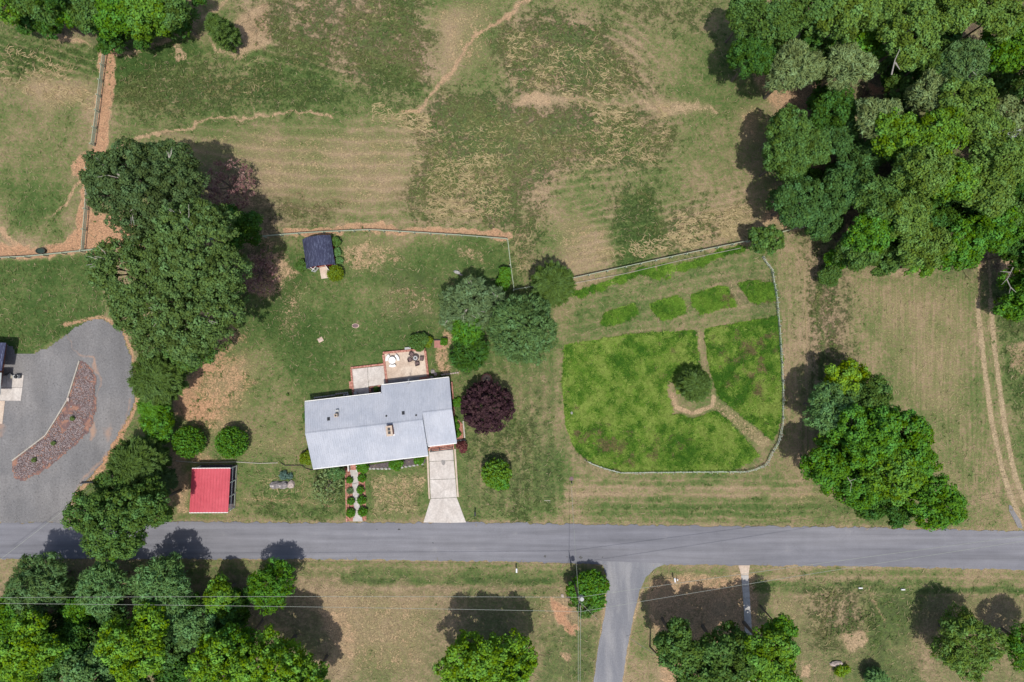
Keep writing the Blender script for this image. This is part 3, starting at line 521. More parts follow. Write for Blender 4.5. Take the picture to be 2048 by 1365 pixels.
def strands(name, px, py, cols, label, ang0, L=(.3, 1.5), w=.042):
    n = len(px); K = 6; x, y = (px-1024)*S0, (682.5-py)*S0; a = ang0+rng.normal(0, .45, n); st = rng.uniform(*L, n)/K; V = np.zeros((n, K+1, 2, 3), np.float32); ww = w*rng.uniform(.5, 1.4, n); zz = rng.uniform(.03, .12, n)
    for k in range(K+1):
        e = ww*(1-abs(k/K-.5)*1.1); V[:, k, 0] = np.stack([x-np.sin(a)*e, y+np.cos(a)*e, zz], -1); V[:, k, 1] = np.stack([x+np.sin(a)*e, y-np.cos(a)*e, zz], -1)
        a = a+rng.normal(0, .55, n); x = x+np.cos(a)*st; y = y+np.sin(a)*st; a = a+(ang0-a)*.3
    b = (np.arange(n)*(K+1)*2)[:, None]+np.arange(K)[None]*2; f = np.stack([b, b+1, b+3, b+2], -1).reshape(-1)
    c = np.concatenate([np.repeat(cols*rng.uniform(.8, 1.2, (n, 1)), (K+1)*2, 0), np.ones((n*(K+1)*2, 1))], 1)
    me = npmesh(name, V.reshape(-1, 3), 4, f, 'grass', [('col', 'FLOAT_COLOR', 'POINT', c)]); return tag(link(bpy.data.objects.new(name, me)), label, kind='stuff')
x, y = scatter(26000, 'hay', .70, clumpsc=30); n = len(x)
strands('dry_stalks', x, y, mixcol(n, (.30, .25, .12), (.44, .36, .20)), 'pale dry strands of cut hay lying in the pasture', .12+(fbm(x, y, 200, 4, 2)-.5)*4)
X_ = []; Y_ = []
for (x0, x1, y0, nr, gap, slope, curve) in ((850, 1012, 325, 8, 16, -.10, 0), (1335, 1500, 440, 5, 13, -.16, 0), (1180, 1330, 228, 7, 16, -.10, 0), (0, 180, 95, 5, 16, .35, 0), (1010, 1240, 70, 5, 22, .15, .0009), (740, 860, 215, 3, 12, .2, 0), (1190, 1480, 505, 3, 9, -.2, 0)):
    for k in range(nr):
        x = rng.uniform(x0, x1, int((x1-x0)*.62)); u = x-x0; X_.append(x); Y_.append(y0+k*gap+u*slope+u*u*curve+rng.normal(0, 2.6, len(x))+(fbm(x, x*0+k*40, 30, 3, 2)-.5)*12)
x = np.concatenate(X_); y = np.concatenate(Y_); k = (lookup('hard', x, y) < .1) & (fbm(x, y, 25, 9, 3) > .42); x, y = x[k], y[k]; n = len(x)
strands('hay_windrows', x, y, mixcol(n, (.34, .28, .14), (.50, .40, .23)), 'curving rows of raked pale hay across the rough pasture', -.08, (.4, 1.3), .05)
x, y = scatter(26000, 'lush', -.25, clumpsc=30); k = rng.random(len(x)) < .8; x, y = x[k], y[k]; n = len(x)
strands('dead_grass', x, y, mixcol(n, (.26, .22, .12), (.42, .34, .21)), 'thin bleached blades of dead grass over all the fields', rng.uniform(0, 6.28, n), (.25, .8), .028)
# ------------------------------------------------------------------ paved and gravel surfaces
def strip(name, top, bot, z, mat, label, step=2, jit=1.9, seed=1):
    tx = np.array([a for a, _ in top]); ty = np.array([b for _, b in top]); bx_ = np.array([a for a, _ in bot]); by = np.array([b for _, b in bot])
    xs = np.arange(tx[0], tx[-1]+1, step); y0 = np.interp(xs, tx, ty)+(fbm(xs, xs*0, 9, seed, 3)-.5)*4*jit; y1 = np.interp(xs, bx_, by)+(fbm(xs, xs*0+50, 9, seed+1, 3)-.5)*4*jit
    m = MB(); vs = []
    for x, a, b in zip(xs, y0, y1): vs += [(*P(x, a), z), (*P(x, b), z)]
    m.add(vs, [(2*i, 2*i+1, 2*i+3, 2*i+2) for i in range(len(xs)-1)]); return tag(m.build(name, mat), label, kind='structure')
strip('road', ROADT, ROADB, .02, 'asphalt', 'grey two lane asphalt road running straight across the picture')
m = MB(); Lp = [(1196, 1122), (1206, 1132), (1212, 1150), (1215, 1170), (1210, 1225), (1198, 1290), (1187, 1365), (1172, 1480)]; Rp = [(1335, 1127), (1312, 1136), (1292, 1155), (1280, 1180), (1266, 1235), (1254, 1300), (1244, 1365), (1230, 1480)]
def dense(pts, k=8):
    o = []
    for a, b in zip(pts[:-1], pts[1:]):
        for i in range(k): o.append((a[0]+(b[0]-a[0])*i/k, a[1]+(b[1]-a[1])*i/k))
    return o+[pts[-1]]
Lp, Rp = dense(Lp), dense(Rp); vs = []
for i, (a, b) in enumerate(zip(Lp, Rp)):
    j1, j2 = random.uniform(-1, 1), random.uniform(-1, 1); vs += [(*P(a[0]+j1, a[1]), .028), (*P(b[0]+j2, b[1]), .028)]
m.add(vs, [(2*i, 2*i+1, 2*i+3, 2*i+2) for i in range(len(Lp)-1)]); tag(m.build('side_road', 'lane'), 'worn grey lane joining the road from below', kind='structure')

def cells(name, poly, z, mat, label, mudf=None, st=3, rough=3):
    q = np.array(poly); xs = np.arange(q[:, 0].min()-6, q[:, 0].max()+6, st); xs = xs[xs > -420]; ys = np.arange(q[:, 1].min()-6, q[:, 1].max()+6, st)
    X, Y = np.meshgrid(xs, ys, indexing='ij'); d = sdpoly(X, Y, poly)+(fbm(X, Y, 8, 11, 3)-.5)*rough*2
    inside = d < 0; ci = inside[:-1, :-1] & inside[1:, 1:] | inside[1:, :-1] & inside[:-1, 1:]
    ids = np.arange(X.size).reshape(X.shape); f = np.stack([ids[:-1, :-1], ids[:-1, 1:], ids[1:, 1:], ids[1:, :-1]], -1)[ci].reshape(-1)
    u, inv = np.unique(f, return_inverse=True); co = np.stack([(X.ravel()[u]-1024)*S0, (682.5-Y.ravel()[u])*S0, np.full(len(u), z)], -1)
    mud = (mudf(X, Y).ravel()[u] if mudf else np.zeros(len(u)))
    me = npmesh(name, co, 4, inv, mat, [('mud', 'FLOAT', 'POINT', mud)]); return tag(link(bpy.data.objects.new(name, me)), label, kind='structure')
def mudf(X, Y):
    p = Paint(X, Y); e = soft(np.abs(sdpoly(X, Y, GRAVEL)), 8)*(X > 120)*.55
    a = np.maximum.reduce([p.line([(133, 675), (140, 700), (160, 715), (185, 725), (198, 760), (197, 830), (180, 880)], 8, 8)*.85, p.poly([(-60, 830), (0, 835), (30, 850), (20, 880), (-20, 900), (-60, 900)], 14)*.62, p.line([(262, 800), (245, 860), (215, 905), (180, 950), (142, 1000)], 12, 10)*.75, p.line([(20, 950), (60, 965), (110, 940), (180, 890)], 5, 7)*.7, p.poly([(45, 770), (75, 780), (70, 850), (30, 860)], 22)*.42, p.poly([(195, 850), (230, 830), (235, 870), (205, 900)], 18)*.55])
    return np.maximum(a, e).astype(np.float32)
cells('gravel_drive', GRAVEL, 0.0, 'gravel', 'grey gravel yard and turning drive left of the lawn', mudf)
g = G('red_brown_bed_soil'); nn = g.noise(1.2, 5); n3 = g.noise(9, 4)
c = g.mix(g.step(nn, .42, .6), (.16, .105, .10), (.30, .165, .12)); c = g.mix(1., c, g.lin(n3, .2, .8, .65, 1.3), 'MULTIPLY'); g.bump(n3, .06, .8); MT['bedsoil'] = g.fin(c, .95, .1)
cells('stone_bed', ISLAND, .05, 'bedsoil', 'crescent bed of reddish grey stones inside the gravel drive', rough=4)
def stones(name, px, py, z, r, cols, label):
    n = len(px); base = np.array([(1, 0, 0), (0, 1, 0), (-1, 0, 0), (0, -1, 0), (0, 0, .8), (0, 0, -.5)]); F8 = np.array([(0, 1, 4), (1, 2, 4), (2, 3, 4), (3, 0, 4), (1, 0, 5), (2, 1, 5), (3, 2, 5), (0, 3, 5)])
    a = rng.random(n)*6.28; s = r*rng.uniform(.5, 1.4, (n, 1, 3)); v = base[None]*s+rng.normal(0, r*.15, (n, 6, 3)); ca, sa = np.cos(a)[:, None], np.sin(a)[:, None]
    x = v[..., 0]*ca-v[..., 1]*sa+((px-1024)*S0)[:, None]; y = v[..., 0]*sa+v[..., 1]*ca+((682.5-py)*S0)[:, None]; v = np.stack([x, y, v[..., 2]+z], -1)
    f = (F8[None]+np.arange(n)[:, None, None]*6).reshape(-1); c = np.concatenate([np.repeat(cols*rng.uniform(.65, 1.35, (n, 1)), 6, 0), np.ones((n*6, 1))], 1)
    me = npmesh(name, v.reshape(-1, 3), 3, f, 'stones', [('col', 'FLOAT_COLOR', 'POINT', c)]); return tag(link(bpy.data.objects.new(name, me)), label, kind='stuff')
x = rng.uniform(15, 200, 26000); y = rng.uniform(715, 970, 26000); d = sdpoly(x, y, ISLAND); k = (d < -2-6*rng.random(26000)) & (fbm(x, y, 22, 5, 3) > .34); x, y = x[k], y[k]
stones('bed_stones', x, y, .09, .085, mixcol(len(x), (.22, .17, .17), (.34, .29, .285)), 'loose reddish grey stones covering the crescent bed')
x = rng.uniform(0, 275, 5200); y = rng.uniform(640, 1046, 5200); k = (sdpoly(x, y, GRAVEL) < -3) & (sdpoly(x, y, ISLAND) > 2); x, y = x[k], y[k]
stones('gravel_stones', x, y, .02, .045, mixcol(len(x), (.20, .20, .21), (.36, .35, .34)), 'loose coarse stones strewn over the grey gravel drive')

# ------------------------------------------------------------------ trees
def nrm(a): return a/(np.linalg.norm(a, axis=-1, keepdims=True)+1e-9)
def quads(c, n, t, s, el, wd=.5):
    n = nrm(n); t = nrm(t-(t*n).sum(-1, keepdims=True)*n); b = np.cross(n, t); s = s[:, None]
    return np.stack([c-t*s*el, c+b*s*wd, c+t*s*el, c-b*s*wd], 1)
def rdir(n, zmin=-1.): 
    z = rng.uniform(zmin, 1, n); a = rng.random(n)*6.28318; r = np.sqrt(1-z*z); return np.stack([r*np.cos(a), r*np.sin(a), z], -1)
def crown_mesh(name, R, Rz, style, mat):
    lobes = []
    if style in ('oak', 'feather', 'maple', 'loose', 'sparse'):
        nl = {'sparse': 16, 'oak': 11, 'feather': 13, 'maple': 9, 'loose': 20}[style]
        if R < 2.3: nl = 6
        spread = .72 if style in ('loose', 'sparse') else .6
        for i in range(nl):
            a = i*2.39996+rng.normal(0, .3); zz = rng.uniform(-.7, .95) if i > 2 else rng.uniform(.3, .9)
            rr = math.sqrt(max(0, 1-zz*zz))*rng.uniform(.75, 1.08)
            f = rng.uniform(.24, .38)*(.85 if style == 'loose' else 1)
            lobes.append((np.array([rr*math.cos(a)*R*spread*1.05, rr*math.sin(a)*R*spread*1.05, zz*Rz*.6]), R*f))
        lobes.append((np.array([0, 0, Rz*.15]), R*.52))
    elif style in ('round', 'shrub', 'spiky', 'bushy'):
        lobes.append((np.zeros(3), R)); 
        if style == 'shrub':
            for i in range(5): a = i*1.26+rng.normal(0, .4); lobes.append((np.array([math.cos(a)*R*.55, math.sin(a)*R*.55, rng.uniform(-.1, .4)*R]), R*.5))
            lobes[0] = (np.zeros(3), R*.72)
    leaf = {'sparse': .13, 'oak': .215, 'maple': .235, 'feather': .17, 'loose': .205, 'round': .12, 'bushy': .15, 'shrub': .13, 'spiky': .15, 'cedar': .16}[style]
    leaf *= 1.0 if R > 2.5 else max(.55, .6+R*.16)
    el = {'sparse': 1.2, 'oak': .62, 'maple': .62, 'feather': 1.5, 'loose': .62, 'round': .7, 'bushy': .8, 'shrub': .75, 'spiky': 1.7, 'cedar': 1.5}[style]
    area = leaf*leaf*el
    if style == 'cedar':
        nb = int(75*R+110); C = []; N = []; T = []; cl = []
        for i in range(nb):
            a = rng.random()*6.283; h = rng.random()**.8; zc = -Rz+2*Rz*h; rad = R*(math.sqrt(max(0.02, 1-((h-.28)/.74)**2)) if h > .28 else .85+.15*h/.28)*rng.uniform(.78, 1.1)
            d = np.array([math.cos(a), math.sin(a), .45]); d /= np.linalg.norm(d); m = int(max(14, 30*rad))
            t = rng.uniform(.35, 1, m)**.7; w = .26*R*(1.08-t)+.10
            c = np.outer(t*rad, d)+rng.normal(0, 1, (m, 3))*w[:, None]*np.array([.55, .55, .4]); c[:, 2] += zc
            C.append(c); N.append(nrm(np.array([0, 0, 1.])+d*.5+rng.normal(0, .45, (m, 3)))); T.append(np.tile(d, (m, 1))+rng.normal(0, .35, (m, 3))); cl.append(np.full(m, rng.normal(1, .14)))
        C, N, T, cl = map(np.concatenate, (C, N, T, cl))
    else:
        cr = {'sparse': .34, 'oak': .62, 'maple': .60, 'feather': .42, 'loose': .52, 'round': .22, 'bushy': .30, 'shrub': .24, 'spiky': .3}[style]*(1 if R > 2.5 else max(.45, R/3.2))
        cs = []; cn = []; 
        for i, (c0, r) in enumerate(lobes):
            n = int(4*math.pi*r*r*.85/(cr*cr*{'sparse': 5.5, 'loose': 2.2, 'feather': 1.3, 'oak': 1.9, 'maple': 1.8}.get(style, 1.25)))+5; d = rdir(n, -.35)
            zsc = min(1, Rz/R) if style in ('round', 'shrub', 'spiky', 'bushy') else .85
            pp = c0+d*r*np.array([1, 1, zsc])*rng.uniform(.66, 1.2, (n, 1)); ok = np.ones(n, bool)
            for j, (c1, r1) in enumerate(lobes):
                if j != i: ok &= np.linalg.norm((pp-c1)*np.array([1, 1, 1/zsc]), axis=1) > r1*.78
            cs.append(pp[ok]); cn.append(d[ok])
        cs = np.concatenate(cs); cn = np.concatenate(cn); n = len(cs); rad = cr*rng.uniform(.5, 1.3, n)
        k = np.maximum(5, (2*math.pi*rad**2*{'sparse': .45, 'feather': 1.0, 'loose': 1.3}.get(style, 1.5)/area*.55)).astype(int); I = np.repeat(np.arange(n), k); M = len(I)
        d = rdir(M, -.9); d = nrm(d+cn[I]*.5+np.array([0, 0, .30])); C = cs[I]+d*rad[I, None]*rng.uniform(.5, 1.1, (M, 1))*np.array([1, 1, 1.25])
        N = nrm(d+np.array([0, 0, .22])+rng.normal(0, .34, (M, 3)))
        if style in ('feather', 'spiky', 'bushy'): T = nrm(C+np.array([0, 0, R*.5]))+rng.normal(0, .4, (M, 3))
        else: T = rng.normal(0, 1, (M, 3))
        cl = rng.normal(1, .20, n)[I]
    M = len(C); s = leaf*rng.uniform(.7, 1.35, M); V = quads(C, N, T, s, el, {'cedar': .30, 'feather': .36, 'spiky': .3}.get(style, .5))
    v = np.clip(cl*rng.normal(1, .17, M), .45, 1.7); w = np.clip(rng.normal(.5, .2, M)+(cl-1)*1.2, 0, 1)
    me = npmesh(name, V.reshape(-1, 3), 4, np.arange(M*4), mat, [('v', 'FLOAT', 'FACE', v), ('w', 'FLOAT', 'FACE', w)])
    return me, lobes, M
CK = dict(dark=(.078, .128, .044), mid=(.085, .165, .036), olive=(.125, .215, .042), bright=(.115, .235, .026), lime=(.135, .265, .022), yellow=(.165, .28, .016), pale=(.19, .26, .10), sage=(.105, .19, .062),
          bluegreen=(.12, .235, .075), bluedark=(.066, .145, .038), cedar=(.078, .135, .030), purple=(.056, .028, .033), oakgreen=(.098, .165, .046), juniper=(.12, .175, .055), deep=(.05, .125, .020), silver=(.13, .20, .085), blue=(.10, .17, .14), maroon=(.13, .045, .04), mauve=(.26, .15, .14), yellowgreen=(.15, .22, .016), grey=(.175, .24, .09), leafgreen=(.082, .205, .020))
NLEAF = 0
def tree(name, px, py, r, hc, style, col, label, cat='tree', group=None, rz=None, dead=0, trunk_h=None):
    """px, py, r: where the crown shows; hc: height of the crown's middle"""
    global NLEAF
    x, y = P(px, py, hc); R = r*S0*(CAM_H-hc)/CAM_H*(1.10 if style in ('oak', 'maple', 'loose') and r > 22 else 1.0); R *= .84 if style == 'round' else 1; Rz = min(R*(rz or (1.0 if r > 40 and style in ('oak', 'maple') else .85)), hc*.96)
    root = thing(name, label, cat, (x, y), group)
    mat = 'leafconifer' if style in ('cedar', 'spiky') else ('leafpurple' if col in ('purple', 'maroon') else 'leaf')
    me, lobes, M = crown_mesh('crown', R, Rz, style, mat); NLEAF += M
    c = bpy.data.objects.new('crown', me); c.parent = root; c.location = (0, 0, hc); c.color = (*CK[col], 1); link(c)
    tb = MB(); tr = max(.03, R*.055)
    lean = (random.uniform(-.2, .2), random.uniform(-.2, .2)); top = hc+Rz*.25
    tb.tube([(0, 0, -.05), (lean[0]*.3, lean[1]*.3, hc*.35), (lean[0], lean[1], hc*.75), (0, 0, top)], tr*1.15, 8 if R > 2 else 5, tr*.35)
    if R > 1.2 and style not in ('cedar',):
        for c0, rr in lobes[:12 if R > 2.3 else 4]:
            z0 = hc-Rz*.55+random.uniform(-.1, .3)*Rz; z0 = max(.3*hc, z0); mid = (c0[0]*.45, c0[1]*.45, z0+(hc+c0[2]-z0)*.35)
            e = (c0[0]*1.15, c0[1]*1.15, hc+c0[2]+rr*.3); tb.tube([(0, 0, z0), mid, e], tr*.5, 5, tr*.12)
            if R > 2.5:
                for q in range(3): tb.tube([mid, (e[0]+random.uniform(-1, 1)*rr*.8, e[1]+random.uniform(-1, 1)*rr*.8, e[2]+random.uniform(-.3, .6)*rr)], tr*.22, 4, tr*.06)
    tb.build('trunk', 'bark', root, local=True)
    if dead:
        for q in range(dead):
            db = MB()
            a = random.uniform(0, 6.28); p0 = Vector((math.cos(a)*R*.3, math.sin(a)*R*.3, hc+Rz*.55)); 
            for w_ in range(4):
                b = a+random.uniform(-.7, .7); L = random.uniform(.25, .5)*R; p1 = p0+Vector((math.cos(b)*L*.55, math.sin(b)*L*.55, L*.25)); p2 = p1+Vector((math.cos(b+.5)*L*.4, math.sin(b+.5)*L*.4, L*.1)); db.tube([p0, p1, p2], .045, 4, .015)
            db.build('bare_branch', 'deadwood', root, local=True)
    return root
T = tree
W1 = 'trees of the wood at the upper right'
# wood at the upper right
for row in [
 (1491, 30, 40, 8, 'oak', 'mid', 'dark leafy tree at the top edge, leftmost of the right-hand wood'), (1550, 45, 47, 10, 'oak', 'mid', 'green oak crown near the top edge, one tree in from the pasture'), (1504, 115, 44, 8, 'oak', 'deep', 'dark green tree bulging over the pasture above the long shadow'),
 (1618, 25, 44, 11, 'maple', 'mid', 'full green crown at the top edge above the pale feathery tree'), (1681, 42, 44, 12, 'maple', 'olive', 'clumpy green crown at the top edge of the wood, fourth crown in'), (1736, 25, 38, 11, 'oak', 'olive', 'smaller olive crown cut by the top edge beside the leaning bare trunk'),
 (1588, 140, 58, 10, 'feather', 'grey', 'pale grey-green feathery tree, leftmost of the feathery ones in the wood'), (1694, 132, 50, 11, 'feather', 'pale', 'pale feathery crown with a bright green neighbour behind its top'), (1722, 98, 40, 8, 'maple', 'leafgreen', 'bright green crown half hidden behind the pale feathery tree'),
 (1822, 75, 58, 13, 'oak', 'olive', 'wide olive crown just right of the leaning bare trunk'), (1862, 118, 40, 11, 'oak', 'mid', 'mid green crown below the wide olive crown near the top'), (1795, 18, 42, 12, 'oak', 'olive', 'olive crown touching the top edge right of the leaning trunk'),
 (1922, 130, 48, 13, 'feather', 'sage', 'pale blue-green crown standing out in the right of the wood'), (1905, 25, 50, 13, 'oak', 'olive', 'broad light crown at the top edge, third from the right corner'), (1988, 35, 50, 14, 'oak', 'olive', 'yellowish green crown at the top edge near the right corner'),
 (1990, 108, 52, 11, 'maple', 'leafgreen', 'bright green crown near the right edge below the yellowish one'), (2045, 75, 48, 12, 'maple', 'bright', 'bright green crown cut by the right edge near the top corner'), (1856, 192, 50, 11, 'feather', 'grey', 'grey-green feathery crown in the middle of the wood'),
 (1752, 240, 50, 11, 'feather', 'grey', 'grey-green feathery crown below the reddish clearing'), (1654, 222, 48, 7, 'maple', 'deep', 'low dark green crown between the pale feathery trees and the pasture'), (1577, 256, 40, 9, 'oak', 'mid', 'mid green crown at the wood edge right of the detached shadow'),
 (1572, 318, 42, 9, 'loose', 'mid', 'open crown with pale bare limbs at the edge of the pasture'), (1626, 300, 34, 8, 'oak', 'mid', 'small green crown filling the gap behind the open-limbed tree'), (1668, 280, 38, 7, 'oak', 'bluedark', 'low blue-green crown in the shaded hollow of the wood'),
 (1722, 318, 42, 7, 'oak', 'bluedark', 'dark blue-green crown in the shade under the bright olive trees'), (1790, 272, 46, 12, 'maple', 'bright', 'bright green crown at the head of the big light group'), (1842, 340, 52, 14, 'oak', 'olive', 'large light olive crown in the middle of the big light group'),
 (1872, 268, 48, 13, 'oak', 'bright', 'rounded bright crown above the large light olive one'), (1925, 212, 50, 13, 'oak', 'olive', 'light olive crown below the pale blue-green tree'), (1960, 268, 46, 13, 'oak', 'olive', 'light olive crown left of the white roof seen through leaves'),
 (1992, 325, 54, 14, 'oak', 'olive', 'large light crown just below the white roof in the wood'), (2022, 228, 34, 9, 'loose', 'grey', 'grey-green thin crown veiling the white roof at the right edge'), (2040, 292, 34, 9, 'feather', 'grey', 'grey thin crown at the right edge under the white roof'),
 (1960, 388, 52, 13, 'oak', 'olive', 'light crown over the lower right of the big light group'), (1904, 360, 46, 13, 'oak', 'bright', 'light green crown between the two largest olive crowns'), (1682, 375, 50, 8, 'maple', 'bluedark', 'broad blue-green crown at the lower left of the wood'),
 (1592, 408, 50, 8, 'oak', 'bluedark', 'rounded dark crown above the corner of the board fence'), (1756, 400, 48, 10, 'oak', 'mid', 'mid green crown with grey twigs right of the broad blue-green one'), (1800, 425, 46, 11, 'oak', 'olive', 'olive crown low in the wood above the mown field'),
 (1742, 462, 46, 9, 'oak', 'leafgreen', 'bright green crown overhanging the weedy strip by the mown field'), (1712, 508, 36, 7, 'oak', 'mid', 'small green crown at the bottom tip of the wood'), (1762, 515, 34, 6, 'loose', 'mid', 'thin twiggy crown over the top edge of the mown field'),
 (1838, 490, 48, 9, 'oak', 'olive', 'olive crown drooping over the top of the mown field'), (1842, 528, 28, 6, 'oak', 'bright', 'small bright crown hanging lowest over the mown field'), (1912, 490, 52, 8, 'maple', 'leafgreen', 'bright green crown left of the sunken twin-rut track'),
 (1984, 455, 52, 10, 'oak', 'leafgreen', 'green crown over the head of the twin-rut track'), (2036, 430, 46, 11, 'oak', 'mid', 'green crown on the right edge above the twin-rut track'), (2034, 360, 40, 11, 'oak', 'deep', 'dark green crown on the right edge halfway down the wood'),
 (1862, 425, 46, 8, 'maple', 'deep', 'shaded dark green crown between the lower olive crowns'), (1940, 440, 36, 8, 'maple', 'deep', 'dark crown in the gap above the bright tree by the track'), (2046, 592, 52, 4.5, 'maple', 'leafgreen', 'bright green tree at the right edge beside the twin-rut track'),
 (2078, 180, 46, 11, 'oak', 'mid', 'green crown barely showing at the right edge above the white roof'), (2085, 120, 46, 10, 'maple', 'leafgreen', 'bright crown barely showing at the right edge of the wood'), (2075, 380, 48, 10, 'oak', 'mid', 'green crown on the right edge level with the middle of the wood'), (2072, 490, 50, 7, 'maple', 'deep', 'dark crown on the right edge near the head of the track'), (2030, 510, 34, 5, 'oak', 'deep', 'low dark crown right of the head of the twin-rut track'),
 (1795, 180, 30, 6, 'oak', 'mid', 'low green crown beside the reddish clearing in the wood'), (1625, 60, 34, 8, 'oak', 'deep', 'dark crown in the gap between the upper left crowns of the wood'), (1640, 440, 36, 6, 'oak', 'bluedark', 'small dark crown above the end of the board fence')]:
    T('woodland_tree', *row, group=W1, dead=(1 if row[4] in ('loose', 'feather') and random.random() < .6 else 0))
UN = []
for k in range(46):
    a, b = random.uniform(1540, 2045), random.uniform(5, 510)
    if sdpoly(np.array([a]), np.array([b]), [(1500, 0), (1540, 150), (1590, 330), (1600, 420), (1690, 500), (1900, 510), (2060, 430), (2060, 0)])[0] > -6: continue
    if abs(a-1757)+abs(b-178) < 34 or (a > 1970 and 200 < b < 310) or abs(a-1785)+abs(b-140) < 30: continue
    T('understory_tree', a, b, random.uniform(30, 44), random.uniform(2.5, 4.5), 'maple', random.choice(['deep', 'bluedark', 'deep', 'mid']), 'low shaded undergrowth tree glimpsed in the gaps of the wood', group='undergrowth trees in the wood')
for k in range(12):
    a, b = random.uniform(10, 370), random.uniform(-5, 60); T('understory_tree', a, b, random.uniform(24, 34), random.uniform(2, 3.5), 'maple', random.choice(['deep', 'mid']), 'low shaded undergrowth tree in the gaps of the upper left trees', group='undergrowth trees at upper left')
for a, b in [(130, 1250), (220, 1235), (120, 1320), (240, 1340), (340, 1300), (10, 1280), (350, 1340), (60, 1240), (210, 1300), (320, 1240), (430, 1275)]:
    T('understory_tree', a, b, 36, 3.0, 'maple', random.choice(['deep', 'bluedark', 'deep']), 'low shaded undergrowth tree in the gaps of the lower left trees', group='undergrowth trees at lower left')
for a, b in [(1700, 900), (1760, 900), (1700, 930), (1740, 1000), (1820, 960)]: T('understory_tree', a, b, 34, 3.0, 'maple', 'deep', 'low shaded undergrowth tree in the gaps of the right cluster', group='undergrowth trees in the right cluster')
T('saplings', 1668, 522, 20, 2, 'shrub', 'leafgreen', 'upper of two bright green bushes in the weedy strip below the wood', 'bush', 'bushes in the weedy strip')
T('saplings', 1657, 552, 20, 2, 'shrub', 'mid', 'lower of two bright green bushes in the weedy strip below the wood', 'bush', 'bushes in the weedy strip')
# top left
W2 = 'trees at the upper left edge'
for row in [(20, 5, 38, 7, 'maple', 'bright', 'bright green crown in the top left corner'), (78, 8, 36, 9, 'oak', 'mid', 'mid green crown on the top edge, second from the left corner'), (132, 22, 34, 7, 'oak', 'leafgreen', 'green crown hanging into the pasture, third from the left corner'),
            (182, 28, 40, 7, 'oak', 'mid', 'rounded crown above and left of the fence end'), (235, 34, 46, 7, 'maple', 'leafgreen', 'big crown standing right above the end of the board fence'), (222, 72, 32, 4, 'maple', 'deep', 'low dark green crown covering the end of the board fence'),
            (292, 32, 46, 7, 'maple', 'bright', 'light green crown right of the fence end, near the top edge'), (345, 24, 36, 6.5, 'oak', 'mid', 'clumpy crown at the right end of the upper left trees'), (285, 80, 24, 3, 'oak', 'deep', 'small dark crown low between fence end and dirt path'), (398, 0, 16, 4, 'maple', 'deep', 'small bright bush on the top edge right of the upper left trees'), (100, -15, 40, 10, 'oak', 'deep', 'dark crown at the top edge behind the upper left trees')]:
    T('edge_tree', *row, group=W2)
T('cedar_tree', 447, 66, 27, 4.2, 'cedar', 'cedar', 'lone narrow dark green cedar in a patch of bare earth', rz=2.1)
# big oaks at left
W3 = 'big oaks at left'
for row in [(300, 385, 96, 13, 'loose', 'dark', 'huge dark oak nearest the pasture fence, top of the left group'), (215, 355, 46, 10, 'loose', 'dark', 'ragged oak limbs spreading over the broken board fence'), (345, 340, 48, 13, 'loose', 'dark', 'dark oak crown forming the top of the left group'),
            (395, 500, 98, 15, 'loose', 'oakgreen', 'largest light olive oak crown, right side of the left group'), (262, 545, 74, 12, 'loose', 'oakgreen', 'oak crown over the lawn left of the big group'), (400, 620, 92, 13, 'loose', 'oakgreen', 'broad oak crown reaching down towards the gravel drive'),
            (320, 630, 76, 11, 'loose', 'oakgreen', 'oak crown directly above the head of the gravel drive'), (385, 695, 46, 8, 'loose', 'mid', 'lowest oak crown beside the orange bare bank')]:
    T('oak_tree', *row, group=W3, dead=2)
T('leafy_tree', 475, 455, 44, 5, 'oak', 'deep', 'low dark tree behind the oaks against the board fence')
T('thin_tree', 458, 372, 54, 2.2, 'sparse', 'mauve', 'thin purplish tree in the shade behind the dark oak', rz=.45)
T('low_thicket', 518, 545, 44, 1.2, 'sparse', 'mauve', 'low purplish thicket on bare earth left of the dark shed', 'bush', rz=.35)
T('broad_cedar', 322, 755, 56, 5.5, 'cedar', 'cedar', 'broad dark cedar beside the right curve of the gravel drive', rz=.75)
T('light_shrub', 322, 850, 38, 3, 'feather', 'leafgreen', 'light green shrubby tree between the broad cedar and the clipped bush')
T('lime_shrub', 310, 812, 30, 3.2, 'cedar', 'leafgreen', 'small bright conifer under the broad cedar')
T('round_bush', 378, 884, 32, 1.7, 'round', 'leafgreen', 'left of two large clipped round bushes above the red carport', 'bush', 'clipped round bushes above the carport', rz=.9)
T('round_bush', 464, 885, 32, 1.7, 'round', 'leafgreen', 'right of two large clipped round bushes, alone on the lawn', 'bush', 'clipped round bushes above the carport', rz=.9)
T('broad_cedar', 283, 925, 58, 4.5, 'cedar', 'cedar', 'dark conifer between the light shrub and the roadside maple', rz=.8)
T('broad_cedar', 320, 962, 34, 4, 'cedar', 'dark', 'dark conifer left of the red carport', rz=.8)
T('roadside_maple', 238, 1030, 86, 8, 'oak', 'mid', 'large green tree overhanging the road at left')
T('roadside_maple', 292, 1012, 56, 9, 'oak', 'mid', 'green tree crowded against the right side of the roadside maple')
T('low_limb_tree', 232, 1090, 28, 7, 'loose', 'leafgreen', 'low bough of leaves hanging over the lower lane of the road')
